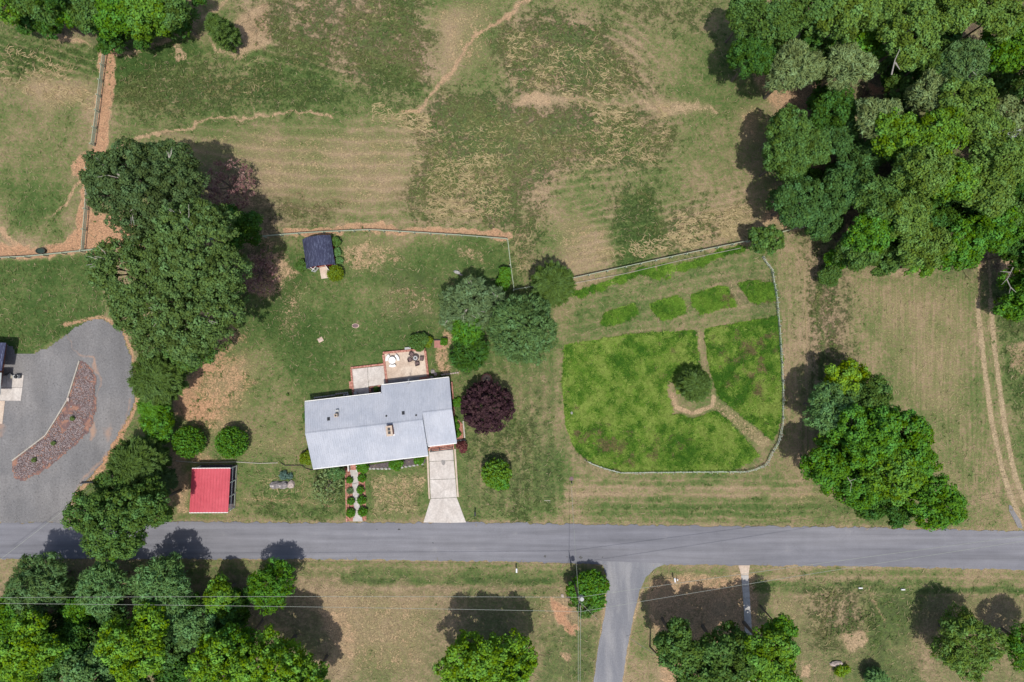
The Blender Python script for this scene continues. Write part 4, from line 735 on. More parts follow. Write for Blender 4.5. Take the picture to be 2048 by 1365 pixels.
# lower left
for row in [('blue_green_tree', 84, 1172, 72, 5.5, 'feather', 'sage', 'round blue-green tree by the road, leftmost of a row of three', .85), ('blue_green_tree', 207, 1172, 58, 5.5, 'feather', 'bluegreen', 'round blue-green tree by the road, middle of a row of three', .85), ('blue_green_tree', 328, 1170, 66, 5.5, 'feather', 'bluegreen', 'round blue-green tree by the road, rightmost of a row of three', .85)]:
    T(*row[:8], group='blue-green trees by the road', rz=row[8])
for row in [(445, 1190, 36, 4, 'maple', 'bright', 'small yellowish tree just right of the blue-green row'), (470, 1215, 34, 3.5, 'oak', 'deep', 'small dark green tree under the yellowish one'), (545, 1170, 54, 4.5, 'feather', 'leafgreen', 'light green tree whose thin top shades the road'),
            (68, 1288, 66, 9, 'maple', 'lime', 'yellow-green crown lower left, left of its twin'), (272, 1285, 70, 9, 'maple', 'lime', 'yellow-green crown lower left, just above the bottom trees'), (160, 1220, 34, 5, 'maple', 'leafgreen', 'small bright crown between two blue-green trees'), (155, 1282, 46, 6, 'oak', 'deep', 'dark green crown between the two yellow-green ones'),
            (20, 1230, 40, 6, 'maple', 'leafgreen', 'bright crown on the left edge below the road'), (10, 1330, 36, 6, 'maple', 'bright', 'green crown in the bottom left corner'), (85, 1350, 40, 5, 'oak', 'bluedark', 'dark bluish crown at the bottom edge near the left corner'), (190, 1345, 58, 8, 'oak', 'bluegreen', 'bluish crown at the bottom edge below the yellow-green twins'),
            (385, 1252, 42, 5, 'oak', 'bluegreen', 'dull blue-green crown left of the big bright one'), (300, 1225, 30, 6, 'maple', 'leafgreen', 'small green crown under the rightmost blue-green tree'), (440, 1335, 76, 9, 'maple', 'lime', 'huge bright crown at the bottom edge, left half'), (545, 1335, 74, 9, 'maple', 'lime', 'huge bright crown at the bottom edge, right half'), (480, 1292, 44, 8, 'maple', 'leafgreen', 'darker green crown at the top of the huge bright one'), (620, 1370, 50, 8, 'maple', 'bright', 'bright crown cut by the bottom edge beside the purple shade'), (260, 1365, 40, 6, 'oak', 'bluedark', 'dark crown at the bottom edge left of the huge bright one'), (375, 1210, 28, 4, 'oak', 'deep', 'small dark crown right of the blue-green row')]:
    T('lower_tree', *row, group='trees below the road at left')
T('bottom_tree', 935, 1325, 60, 8, 'maple', 'lime', 'left half of the bright twin-crowned tree at the bottom middle', group='bottom middle trees')
T('bottom_tree', 1015, 1325, 60, 8, 'maple', 'lime', 'right half of the bright twin-crowned tree at the bottom middle', group='bottom middle trees')
T('bottom_tree', 985, 1385, 60, 7, 'maple', 'bright', 'green crown at the bottom edge under the bright twin crowns', group='bottom middle trees')
T('corner_shrub', 1180, 1180, 36, 2.0, 'shrub', 'leafgreen', 'green shrub at the corner of road and side lane', 'bush')
T('corner_shrub', 1170, 1205, 28, 2.2, 'oak', 'mid', 'shrub under the utility pole at the lane corner', 'bush')
T('corner_shrub', 1148, 1178, 20, 2.2, 'oak', 'leafgreen', 'small shrub left of the utility pole wires', 'bush')
for row in [(1350, 1285, 50, 7.5, 'maple', 'mid', 'dark green crown left of the concrete walk'), (1440, 1305, 62, 8, 'maple', 'mid', 'broad green crown at the foot of the concrete walk'), (1530, 1297, 60, 8, 'maple', 'bright', 'bright green crown right of the concrete walk'), (1563, 1258, 30, 7.5, 'maple', 'leafgreen', 'smaller crown at the upper right of the bright one'), (1400, 1350, 52, 7.5, 'maple', 'mid', 'green crown at the bottom edge right of the side lane'), (1545, 1350, 50, 7.5, 'maple', 'bright', 'bright crown at the bottom edge right of the walk')]:
    T('lane_tree', *row, group='trees right of the side lane')
T('roundish_tree', 1928, 1282, 74, 5, 'feather', 'olive', 'lone light green tree in the lower right grass')
T('roundish_tree', 2058, 1290, 52, 5, 'feather', 'leafgreen', 'green tree cut by the right edge below the road')
T('dark_seedling', 1752, 1358, 24, 1.5, 'cedar', 'bluegreen', 'small dark conifer on the bottom edge', 'bush')
# right cluster
W4 = 'cluster of trees by the road at right'
for row in [(1690, 757, 38, 5, 'maple', 'yellow', 'small yellow-green tree at the top of the right cluster'), (1652, 818, 56, 6.5, 'feather', 'bluegreen', 'silvery blue-green tree on the left of the right cluster'), (1740, 795, 40, 6, 'oak', 'mid', 'green crown beside the yellow-green tree'), (1722, 868, 64, 9, 'maple', 'leafgreen', 'tall green crown in the middle of the right cluster'),
            (1802, 866, 51, 8, 'maple', 'leafgreen', 'rounded green crown on the right side of the right cluster'), (1648, 932, 46, 7, 'maple', 'leafgreen', 'rounded green crown on the lower left of the right cluster'), (1712, 972, 44, 5, 'oak', 'leafgreen', 'low dark green crown at the foot of the right cluster'), (1778, 948, 58, 9, 'maple', 'bright', 'large light green crown in the lower right cluster'),
            (1832, 918, 37, 8, 'maple', 'leafgreen', 'green crown bulging from the right side of the cluster'), (1864, 1006, 50, 6.5, 'maple', 'leafgreen', 'crown overhanging the road at the tip of the right cluster'), (1665, 885, 30, 5, 'maple', 'bright', 'small light crown below the silvery blue-green tree'), (1790, 1020, 30, 4, 'oak', 'deep', 'dark low crown between the road and the light green one')]:
    T('cluster_tree', *row, group=W4)
# middle
T('spreading_pine', 940, 600, 60, 5, 'feather', 'silver', 'silvery grey-green spreading tree with bare twigs behind the patio', dead=3)
T('spreading_pine', 905, 632, 34, 4, 'feather', 'silver', 'smaller silvery lobe on the left of the spreading tree', dead=1)
T('spreading_pine', 985, 612, 38, 5, 'feather', 'silver', 'silvery crown squeezed against the big blue-green tree', dead=1)
T('blue_green_conifer', 1045, 662, 78, 6.5, 'feather', 'sage', 'biggest blue-green conifer right of the silvery tree', rz=.85)
T('yard_tree', 938, 655, 42, 4, 'feather', 'leafgreen', 'green tree below the silvery tree')
T('yard_tree', 940, 702, 44, 3.5, 'feather', 'deep', 'dark green tree above the fountain')
T('bushy_conifer', 1105, 570, 46, 4, 'cedar', 'cedar', 'round bushy conifer where the board fence turns', rz=.9)
T('fence_bush', 1010, 550, 14, 1.6, 'shrub', 'leafgreen', 'upper small bush by the fence corner', 'bush'); T('fence_bush', 1006, 568, 13, 1.4, 'shrub', 'leafgreen', 'lower small bush by the fence corner', 'bush')
T('purple_tree', 975, 815, 43, 3.2, 'bushy', 'purple', 'round dark purple-leaved tree right of the garage', rz=.8)
T('lawn_tree', 993, 948, 25, 2.0, 'bushy', 'bright', 'small bright green tree on the lawn right of the driveway'); T('lawn_tree', 1000, 966, 20, 2.2, 'maple', 'leafgreen', 'low side crown of the small bright tree on the lawn')
T('garden_juniper', 1388, 770, 35, 2.3, 'cedar', 'cedar', 'round olive juniper inside the fenced garden', rz=.8)
T('fence_tree', 1527, 482, 33, 3.5, 'maple', 'mid', 'small round tree where the garden fence meets the board fence')
T('bare_shrub', 655, 972, 36, 1.6, 'sparse', 'grey', 'faint grey twiggy shrub on the front lawn', 'bush', rz=.7)
T('lawn_shrub', 672, 945, 20, 1.2, 'feather', 'bluegreen', 'low dark shrub at the left front corner of the house', 'bush')
T('blue_juniper', 568, 951, 7, .3, 'spiky', 'blue', 'low blue juniper behind the grey boulders', 'bush', rz=.5); T('blue_juniper', 580, 953, 5, .25, 'spiky', 'blue', 'small blue sprig right of the low blue juniper', 'bush', rz=.5)
for row in [(724, 957, 8, 'first on the right of the front walk from the house'), (721, 980, 8, 'second on the right of the front walk from the house'), (723, 1001, 9, 'third on the right of the front walk from the house'), (725, 1024, 9.5, 'nearest the road on the right of the front walk'), (699, 961, 6.5, 'nearest the house on the left of the front walk'), (702, 1003, 7.5, 'second from the road on the left of the front walk'), (701, 1026, 9, 'nearest the road on the left of the front walk')]:
    T('walk_bush', row[0], row[1], row[2], .5, 'round', 'leafgreen', 'small clipped round bush '+row[3], 'bush', 'clipped bushes along the front walk', rz=.85)
T('grey_plant', 700, 982, 5, .3, 'spiky', 'silver', 'small grey plant between the bushes left of the front walk', 'bush')
T('front_bush', 726, 933, 12, .8, 'shrub', 'leafgreen', 'green bush right of the front steps', 'bush', 'bushes under the front eave'); T('front_bush', 793, 927, 13, .8, 'shrub', 'leafgreen', 'green bush in the middle of the dark front bed', 'bush', 'bushes under the front eave'); T('front_bush', 838, 919, 10, .7, 'shrub', 'leafgreen', 'green bush at the garage end of the dark front bed', 'bush', 'bushes under the front eave')
T('side_bush', 615, 915, 14, .9, 'shrub', 'yellowgreen', 'yellow-green bush at the left front corner of the roof', 'bush'); T('side_bush', 614, 835, 9, .8, 'shrub', 'mid', 'small green bush halfway along the left wall', 'bush')
T('maroon_bush', 924, 894, 13, .7, 'oak', 'maroon', 'low maroon bush beside the garage corner', 'bush', rz=.6)
T('patio_bush', 838, 683, 18, 1.1, 'shrub', 'mid', 'green bush above the patio wall', 'bush'); T('patio_bush', 856, 684, 10, .9, 'shrub', 'yellowgreen', 'yellowish bush at the patio wall corner', 'bush'); T('patio_bush', 888, 684, 7, .6, 'shrub', 'leafgreen', 'small bush right of the red boards', 'bush')
T('shed_bush', 671, 547, 16.5, 1.0, 'round', 'yellowgreen', 'round yellow-green bush beside the shed ramp', 'bush', rz=.9); T('shed_bush', 603, 532, 11, .8, 'shrub', 'mid', 'green bush at the left front corner of the shed', 'bush')
T('shed_bush', 672, 484, 9, .7, 'shrub', 'mid', 'green bush at the right rear corner of the shed', 'bush'); T('shed_bush', 674, 505, 8, .5, 'shrub', 'bluegreen', 'low blue-green bush along the right wall of the shed', 'bush'); T('shed_bush', 679, 522, 7, .4, 'shrub', 'bluegreen', 'low blue-green bush by the right front corner of the shed', 'bush')
for a, b, s, t in ((909, 840, 6, 'upper'), (913, 852, 6, 'middle'), (914, 868, 7, 'lower'), (915, 805, 9, 'topmost and largest')): T('bed_bush', a, b, s, .4, 'shrub', 'leafgreen', t+' small green bush in the red bed right of the garage', 'bush')
for a, b, t in ((145, 837, 'uppermost'), (107, 887, 'middle'), (68, 920, 'lowest')): T('bed_plant', a, b, 3.6, .3, 'shrub', 'juniper', t+' of three tiny plants in the crescent stone bed', 'bush', 'tiny plants in the stone bed')
T('yellow_flowers', 1678, 1342, 12, .5, 'feather', 'yellow', 'clump of yellow flowering plants below the grey boulder', 'plant', rz=.5); T('yellow_flowers', 1692, 1338, 9, .4, 'feather', 'yellow', 'smaller yellow clump right of the boulder flowers', 'plant', rz=.5)
0 and T('field_bush', 1862, 641, 12, .5, 'loose', 'dark', 'faint dark low bush in the mown field', 'bush', rz=.5)
T('porch_bush', 575, 790, 2, .2, 'shrub', 'mid', 'tiny green plant on the lawn left of the house', 'plant')

# fallen and bare wood in the wood
def bare(pts, r, label, base):
    m = MB()
    for p_ in pts: m.tube(p_, r, 5, r*.3)
    return single(m, 'bare_limb', 'twig', label, 'branch', base)
def v3(px, py, h): return (*P(px, py, h), h)
bare([[v3(1783, 150, 13.5), v3(1790, 120, 14.2), v3(1800, 98, 14.6)], [v3(1790, 125, 14), v3(1800, 140, 13.8)]], .11, 'leaning pale bare trunk showing between crowns near the top', P(1785, 150))
bare([[v3(2026, 535, 8), v3(2016, 556, 8.2), v3(2003, 570, 8.2)], [v3(2013, 558, 8.2), v3(2021, 575, 8.1), v3(2018, 588, 8)], [v3(2021, 575, 8.1), v3(2032, 585, 8)], [v3(2020, 545, 8.1), v3(2000, 543, 8.2)]], .07, 'bleached dead branch over the twin-rut track', P(2014, 560))
bare([[v3(1695, 955, 9), v3(1703, 968, 9.2), v3(1700, 985, 9)], [v3(1700, 962, 9), v3(1712, 958, 9.2)]], .05, 'grey dead twigs inside the right cluster of trees', P(1702, 965))

# ------------------------------------------------------------------ the house
TH = R_(6.6); HU = Vector((math.cos(TH), math.sin(TH), 0)); HV = Vector((-math.sin(TH), math.cos(TH), 0)); HO = Vector((-27.10, -17.40, 0))
def hp(u, v, z=0): q = HO+HU*u+HV*v; return (q.x, q.y, z)
def h2(u, v): return hp(u, v)[:2]
house = thing('brick_house', 'long single-storey brick house with pale blue-grey metal roof and attached garage', 'house', hp(8, 5))
SL = .32
def zs(v): return 2.6+SL*v
def zn(v): return 2.6+SL*5.03-SL*(v-5.03)
def zg(v): return 2.4+SL*(v-1.23)
m = MB(); o_ = .45
m.prism([h2(o_, o_), h2(15.4, o_), h2(15.4, 1.7), h2(19.4, 1.7), h2(19.4, 9.75), h2(10.95, 9.75), h2(10.95, 8.75), h2(o_, 8.75)], 0, 2.45); m.build('wall', 'brick', house)
for u in (o_, 19.4):   # gable triangles
    a = 5.03; lo = o_ if u < 1 else 1.7; hi = 8.75 if u < 1 else 9.75
    z1 = zs(a) if u < 1 else zn(5.95)
    m = MB(); s = .15; pts = [(lo, 2.45), (hi, 2.45), (a if u < 1 else 5.95, z1-.15)]
    vs = [hp(u+d, v, z) for d in ((0, s) if u < 1 else (-s, 0)) for v, z in pts]; m.add(vs, [(0, 1, 2), (5, 4, 3), (0, 3, 4, 1), (1, 4, 5, 2), (2, 5, 3, 0)]); m.build('gable', 'white', house)
def slab(pl, t=.10):   # pl: list of (u,v,z) top; gives a slab
    top = [hp(*a) for a in pl]; bot = [(x, y, z-t) for x, y, z in top]; n = len(pl)
    return MB().add(top+bot, [tuple(range(n)), tuple(range(2*n-1, n-1, -1))]+[(i, n+i, n+(i+1) % n, (i+1) % n) for i in range(n)])
def roofpart(name, pl, ribs):
    o = slab(pl).build(name, 'roof', house); m = MB()
    for (a, b) in ribs:
        pa, pb = Vector(hp(*a)), Vector(hp(*b)); w = HU*.02
        q = [pa-w, pa+w, pb+w, pb-w]; up = Vector((0, 0, .03)); m.add([tuple(c+Vector((0, 0, -.01))) for c in q]+[tuple(c+up) for c in q], [(4, 5, 6, 7), (0, 1, 5, 4), (1, 2, 6, 5), (2, 3, 7, 6), (3, 0, 4, 7)])
    tag(m.build('standing_seam', 'roof', o), kind='stuff'); return o
rs = .30
roofpart('front_roof', [(0, 0, zs(0)), (15.82, 0, zs(0)), (15.82, 5.03, zs(5.03)), (0, 5.03, zs(5.03))], [((u, .01, zs(.01)), (u, 5.0, zs(5.0))) for u in np.arange(.15, 15.8, rs)])
roofpart('rear_roof', [(0, 5.03, zn(5.03)), (10.5, 5.03, zn(5.03)), (10.5, 9.18, zn(9.18)), (0, 9.18, zn(9.18))], [((u, 5.05, zn(5.05)), (u, 9.15, zn(9.15))) for u in np.arange(.15, 10.5, rs)])
roofpart('rear_wing_roof', [(10.503, 5.03, zn(5.03)), (15.84, 5.03, zn(5.03)), (15.84, 5.96, zn(5.96)), (19.86, 5.96, zn(5.96)), (19.86, 10.2, zn(10.2)), (10.503, 10.2, zn(10.2))], [((u, 5.05 if u < 15.8 else 5.98, zn(5.05 if u < 15.8 else 5.98)), (u, 10.17, zn(10.17))) for u in np.arange(10.65, 19.8, rs)])
roofpart('garage_roof', [(15.845, 1.23, zg(1.23)), (19.86, 1.23, zg(1.23)), (19.86, 5.957, zg(5.957)), (15.845, 5.957, zg(5.957))], [((u, 1.25, zg(1.25)), (u, 5.93, zg(5.93))) for u in np.arange(16.05, 19.8, rs)])
m = MB(); q = [hp(15.70, .3, zg(1.2)-.1), hp(15.70, 5.9, zg(5.9)-.2), hp(15.70, 5.03, zs(5.03)-.12), hp(15.70, .3, zs(.3)-.12)]; q += [tuple(Vector(a)+HU*.1) for a in q]; m.add(q, [(0, 1, 2, 3), (7, 6, 5, 4), (0, 4, 5, 1), (1, 5, 6, 2), (2, 6, 7, 3), (3, 7, 4, 0)]); m.build('step_wall', 'white', house)
def ridgecap(u0, u1, v, z):
    m = MB(); q = []
    for u in (u0, u1): q += [hp(u, v-.16, z-.02), hp(u, v, z+.055), hp(u, v+.16, z-.02)]
    m.add(q, [(0, 1, 4, 3), (1, 2, 5, 4), (2, 0, 3, 5), (0, 2, 1), (3, 4, 5)]); m.build('ridge_cap', 'roof', house)
ridgecap(0, 15.83, 5.03, zs(5.03)+.02); ridgecap(15.86, 19.86, 5.957, zn(5.957)+.03)
def ubox(mb, u, v, z, su, sv, sz): return mb.box(*h2(u, v), z, su, sv, sz, TH)
for (u0, u1, v, z) in ((0, 15.8, -.06, 2.42), (15.9, 19.8, 1.17, 2.22), (0, 10.4, 9.26, zn(9.2)-.2), (10.6, 19.8, 10.28, zn(10.2)-.2)):
    m = MB(); ubox(m, (u0+u1)/2, v, z, u1-u0, .11, .12); m.build('gutter', 'white', house)
# chimney on the front slope
m = MB(); ubox(m, 11.41, 4.2, 3.6, .72, 1.25, 1.55); ch = m.build('chimney', 'brick', house, bevel=.02)
m = MB(); ubox(m, 11.41, 4.2, 5.15, .84, 1.37, .09); m.build('chimney_cap', 'concretetan', ch)
for dv in (-.22, .25): m = MB(); ubox(m, 11.41, 4.2+dv, 5.24, .32, .34, .12); m.build('flue', 'dark', ch)
m = MB(); ubox(m, 11.41, 3.47, zs(3.47)-.02, .8, .2, .1); m.build('flashing', 'white', ch)
u, v = 4.4, 7.0
m = MB(); ubox(m, u, v, zn(v)-.1, .42, .42, 1.0); b = m.build('flue_box', 'concretetan', house); m = MB(); ubox(m, u, v, zn(v)+.9, .25, .25, .05); m.build('flue_opening', 'dark', b)
m = MB(); ubox(m, u+.05, v+.5, zn(v+.5), .45, .4, .35); m.build('roof_vent', 'ceramic', house)
for u, v in ((3.2, 6.6), (13.3, 6.25)):
    m = MB(); q = [hp(u+a, v+b, zn(v+b)+dz) for dz in (0, .07) for a, b in ((-.18, -.22), (.18, -.22), (.18, .22), (-.18, .22))]; m.add(q, [(3, 2, 1, 0), (4, 5, 6, 7), (0, 1, 5, 4), (1, 2, 6, 5), (2, 3, 7, 6), (3, 0, 4, 7)]); m.build('roof_light', 'dark', house)
for u, v in ((11.0, 6.1), (15.0, 5.75)):
    m = MB(); m.cyl(*h2(u, v), zn(v)-.05, zn(v)+.45, .055, n=8); m.cyl(*h2(u, v), zn(v)-.02, zn(v)+.05, .14, n=8); m.build('vent_pipe', 'dark', house)
# television aerial on the rear eave
t = thing('aerial', 'grey television aerial on the rear eave above the patio', 'aerial', hp(14.4, 10.1))
zt = zn(10.1); m = MB(); m.tube([hp(14.4, 10.1, zt-.4), hp(14.4, 10.1, zt+1.5)], .025); m.build('mast', 'ceramic', t)
m = MB(); a, b = hp(14.15, 9.7, zt+1.4), hp(14.6, 10.7, zt+1.4); m.tube([a, b], .02)
for k in range(5):
    c = Vector(a).lerp(Vector(b), k/4); w = HU*(.30-.03*k); m.tube([c-w, c+w], .014, 4)
m.build('array', 'ceramic', t)
# doors and windows
def opening(nm, u, v, z, su, sv, sz, pane=True):
    m = MB(); ubox(m, u, v, z, su, sv, sz); w = m.build(nm, 'white', house)
    if pane: m = MB(); ubox(m, u, v, z+.08, su*.86 if su > sv else su*1.3, sv*1.3 if su > sv else sv*.86, sz-.16); m.build('pane', 'glass', w)
for u in (1.8, 3.6, 8.4, 10.6, 13.4): opening('window', u, .43, .95, 1.1, .08, 1.2)
for u in (2.0, 8.6): opening('window', u, 8.77, .95, 1.1, .08, 1.2)
for u in (12.5, 17.8): opening('window', u, 9.77, .95, 1.3, .08, 1.2)
opening('window', .43, 4.2, .95, .08, 1.0, 1.2); opening('door', 5.9, .43, .1, 1.0, .08, 2.1, False); opening('door', 15.1, 9.77, .1, 1.9, .08, 2.1)
m = MB(); ubox(m, 17.55, 1.68, .05, 2.9, .08, 2.15); gd = m.build('garage_door', 'white', house)
for k in range(4): m = MB(); ubox(m, 17.55, 1.63, .1+k*.53, 2.8, .03, .48); m.build('door_panel', 'white', gd)

# ------------------------------------------------------------------ driveway and walks: slabs with open joints
def slabs(polys, z0, z1, mat, parent, name='slab'):
    for q in polys: MB().prism(PL(q), z0, z1).build(name, mat, parent)
dv = thing('driveway', 'pale concrete driveway flaring out to the road', 'driveway', P(890, 980)); tag(dv, kind='structure')
slabs([[(858, 903), (906.5, 900), (907.5, 921), (859, 923)], [(859, 923.7), (907.5, 921.7), (910.8, 957.5), (860, 959.5)], [(860, 960.2), (910.8, 958.2), (913.7, 995), (861.5, 997)], [(861.5, 997.8), (913.7, 995.8), (932, 1045), (900, 1046), (847, 1045)]], -.03, .07, 'concrete', dv)
slabs([[(853.5, 913), (857, 913), (860.2, 998), (857.5, 998)], [(907.8, 898), (911.5, 898), (917.5, 994), (914.6, 994)]], -.03, .12, 'concretetan', dv, 'edge_strip')
slabs([[(856.5, 894), (908, 888), (908, 899), (857, 902.5)]], -.03, .08, 'coping', dv, 'brick_apron')
slabs([[(883, 920.5), (890.5, 920.5), (890.8, 926), (889, 930), (886.5, 931), (884, 929), (882.8, 925)]], .072, .076, 'stain', dv, 'stain')
t = thing('grid_gate', 'dark low rail with short posts across the top of the driveway', 'rail', P(883, 900))
m = MB(); a, b = P(861, 903), P(906, 897); c, d = P(861, 899.5), P(906, 894)
MB().bar(a, b, .09, .09, .55).build('rail', 'dark', t); MB().bar(c, d, .07, .07, .55).build('rail', 'dark', t)
for k in (.03, .42, .98):
    m = MB(); m.bar((a[0]+(b[0]-a[0])*k, a[1]+(b[1]-a[1])*k), (c[0]+(d[0]-c[0])*k, c[1]+(d[1]-c[1])*k), .12, .62, .02); m.build('post', 'dark', t)
wk = thing('front_walk', 'grey curving concrete walk from the front steps to the road', 'path', P(713, 990)); tag(wk, kind='structure')
slabs([[(699.5, 940), (716.5, 940), (716, 955), (717.5, 965), (704.5, 968), (703, 956)], [(704.5, 968.7), (717.5, 965.7), (716, 975), (714, 981), (718.5, 990), (717, 995), (706.3, 996)], [(706.3, 996.7), (717, 995.7), (715, 1002), (720, 1010), (721, 1016), (715.5, 1021), (711.5, 1021), (708, 1013)], [(711.5, 1021.7), (715.5, 1021.7), (717, 1028), (724, 1034), (725.5, 1043), (706, 1043), (706, 1037), (710.5, 1031)]], -.03, .06, 'concretegrey', wk)
m = MB(); m.prism(PL([(692, 935), (700, 935), (703, 956), (705, 975), (706, 1000), (709, 1020), (706, 1038), (706, 1043), (693, 1042)]), -.03, .035); tag(m.build('mulch_bed', 'mulchred'), 'red mulch bed left of the front walk', kind='structure')
m = MB(); m.prism(PL([(717, 940), (729, 940), (731, 985), (733, 1041), (725.5, 1042), (724, 1034), (717, 1027), (721, 1016), (715, 1002), (719, 990), (714, 981)]), -.03, .035); tag(m.build('mulch_bed', 'mulchred'), 'red mulch bed right of the front walk', kind='structure')
m = MB()
k = 0; t = thing('brick_edging', 'long line of pinkish bricks left of the front walk', 'edging', P(691.5, 985))
for k in range(36):
    y0 = 935+k*3.02; x0 = 690+(y0-935)*.025; m = MB(); m.bar(P(x0+1.4, y0), P(x0+1.4, y0+2.7), .2, .18, 0); m.build('brick', 'coping', t)
t = thing('front_steps', 'red brick front steps with white rails', 'steps', P(708, 938)); m = MB()
MB().prism(PL([(702, 930), (713, 929), (713, 940), (702, 940)]), -.03, .18).build('step', 'coping', t)
MB().prism(PL([(702, 925), (713, 924), (713, 935), (702, 935)]), .183, .36).build('step', 'coping', t)
for xx in (699, 715.6): m = MB(); m.bar(P(xx-.2, 927), P(xx+.6, 941), .12, .9, 0); m.build('white_rail', 'white', t)
# front bed
MB().prism(PL([(737, 931), (851, 913), (851, 926), (838, 928), (800, 934), (738, 937)]), -.03, .05).build('tmp', 'mulchdark'); o = bpy.data.objects['tmp']; o.name = 'dark_mulch_bed'; tag(o, 'dark mulch bed under the front eave', kind='structure')
t = thing('stone_edging', 'row of grey edging stones along the dark front bed', 'edging', P(795, 935))
def rockmesh(px, py, sx, sy, sz, rz=0, seed=0, z=0):
    r = random.Random(seed); bm = MB(); n = 9; vs = []; x, y = P(px, py)
    for j, (rr, zz) in enumerate(((1., -.1), (1.0, .35), (.8, .75), (.4, 1.))):
        for i in range(n):
            a = 6.283*i/n; q = rr*r.uniform(.82, 1.12); u, v = math.cos(a)*q*sx, math.sin(a)*q*sy; vs.append((x+u*math.cos(rz)-v*math.sin(rz), y+u*math.sin(rz)+v*math.cos(rz), z+zz*sz*r.uniform(.85, 1.1)))
    fs = [(j*n+i, j*n+(i+1) % n, (j+1)*n+(i+1) % n, (j+1)*n+i) for j in range(3) for i in range(n)]+[tuple(range(3*n, 4*n))]
    return bm.add(vs, fs)
for k in range(14): xx = 740+k*8; yy = 937.5-max(0, k-6)*1.3; rockmesh(xx, yy, .26, .17, .22, -.1, k).build('stone', 'stone', t)
# side bed right of garage
MB().prism(PL([(905, 838), (911, 835), (925, 848), (927, 878), (912, 880)]), -.03, .03).build('side_mulch_bed', 'mulchred'); tag(bpy.data.objects['side_mulch_bed'], 'red bed between the garage and the lawn', kind='structure')
m = MB(); m.bar(P(926.5, 842), P(929.5, 876), .18, .2, 0); single(m, 'kerb_strip', 'timber', 'pale timber edging right of the red side bed', 'edging', P(928, 860))
m = MB(); m.bar(P(913, 881), P(931, 880.5), .18, .2, 0); single(m, 'kerb_strip', 'stone', 'short grey edging above the maroon bush', 'edging', P(922, 881))
t = thing('brick_garden_wall', 'narrow brick wall with dark top along the right side of the garage', 'wall', P(904, 790))
for k in range(17): y0 = 764+k*4.1; m = MB(); m.bar(P(904.2+k*.28, y0), P(904.4+k*.28, y0+3.8), .2, .4, 0); m.build('brick', 'coping', t)

# ------------------------------------------------------------------ patio
t = thing('upper_patio', 'tan concrete patio framed by a red brick coping', 'patio', P(812, 730)); tag(t, kind='structure')
MB().prism(PL([(769, 707), (849, 701), (856, 760), (774, 768)], .3), -.03, .30).build('floor_slab', 'concretetan', t)
def wallbar(a, b, w, h, par, nm='coping'):      # line of coping bricks between two pixel points
    pa, pb = Vector(P(*a, h)), Vector(P(*b, h)); L = (pb-pa).length; n = max(1, round(L/.42)); d = (pb-pa)/n
    for i in range(n):
        q0 = pa+d*i; q1 = pa+d*(i+1)-d*.04; MB().bar(q0, q1, w, h+random.uniform(-.01, .01), 0).build('brick', 'coping', par)
for a, b in (((765.5, 706.5), (850.5, 698.5)), ((766.5, 710), (773.5, 766)), ((850, 702), (856.5, 757))): wallbar(a, b, .30, .48, t)
MB().prism([h2(10.8, 9.8), h2(16.6, 9.8), h2(16.6, 10.75), h2(10.8, 10.75)], .303, .32).build('painted_eave_shade', 'stain', t)  # darker strip that paints the rear eave's shade onto the slab
m = MB(); m.bar(P(839, 759, .5), P(854, 757, .5), .45, .35, .3); m.build('brick_planter', 'brick', t)
t = thing('lower_patio', 'pale two-slab patio with red brick coping left of the upper patio', 'patio', P(735, 765)); tag(t, kind='structure')
MB().prism(PL([(704, 739), (734.6, 735.5), (736.5, 773), (738, 787), (708, 790)], .15), -.03, .15).build('floor_slab', 'concrete', t)
MB().prism(PL([(735.2, 735.5), (767, 732), (771.5, 770), (737.2, 773)], .15), -.03, .15).build('floor_slab', 'concrete', t)
for a, b in (((701, 736.5), (767.5, 729)), ((702, 739), (706.5, 791)), ((738.5, 776), (761, 772.5)), ((739, 777), (740.5, 785))): wallbar(a, b, .26, .32, t)
MB().prism(PL([(740.5, 777), (762, 774), (762, 785), (741.5, 787)]), -.02, .05).build('planting_pocket', 'mulchdark', t)
MB().prism(PL([(698.3, 763), (703.6, 763), (705, 777.5), (699.5, 777.5)]), 0, .2).build('step', 'coping', t)
T('pocket_plant', 753, 779, 5, .3, 'shrub', 'mid', 'small plant in the brick pocket beside the patio', 'plant')
m = MB(); x, y = P(711, 787, .7); m.box(x, y, .15, .45, .4, .75, TH); single(m, 'utility_box', 'ceramic', 'small grey cabinet on the lower patio against the house', 'cabinet', P(711, 787), bevel=.03)
m = MB(); x, y = P(692, 792, .5); m.box(x, y, 0, .7, .5, .6, TH); t = single(m, 'heat_pump', 'ceramic', 'grey outdoor unit by the rear wall left of the patio', 'air conditioner', (x, y), bevel=.03); MB().cyl(0, 0, .6, .63, .2).build('fan_grille', 'dark', t, local=True)
t = thing('shrub_border', 'line of rough stones along the rear eave left of the patio', 'edging', P(665, 792))
for k in range(16): rockmesh(630+k*4.3, 796-k*.55-(2 if k > 9 else 0), .17, .13, .15, 0, 40+k).build('stone', 'stone', t)
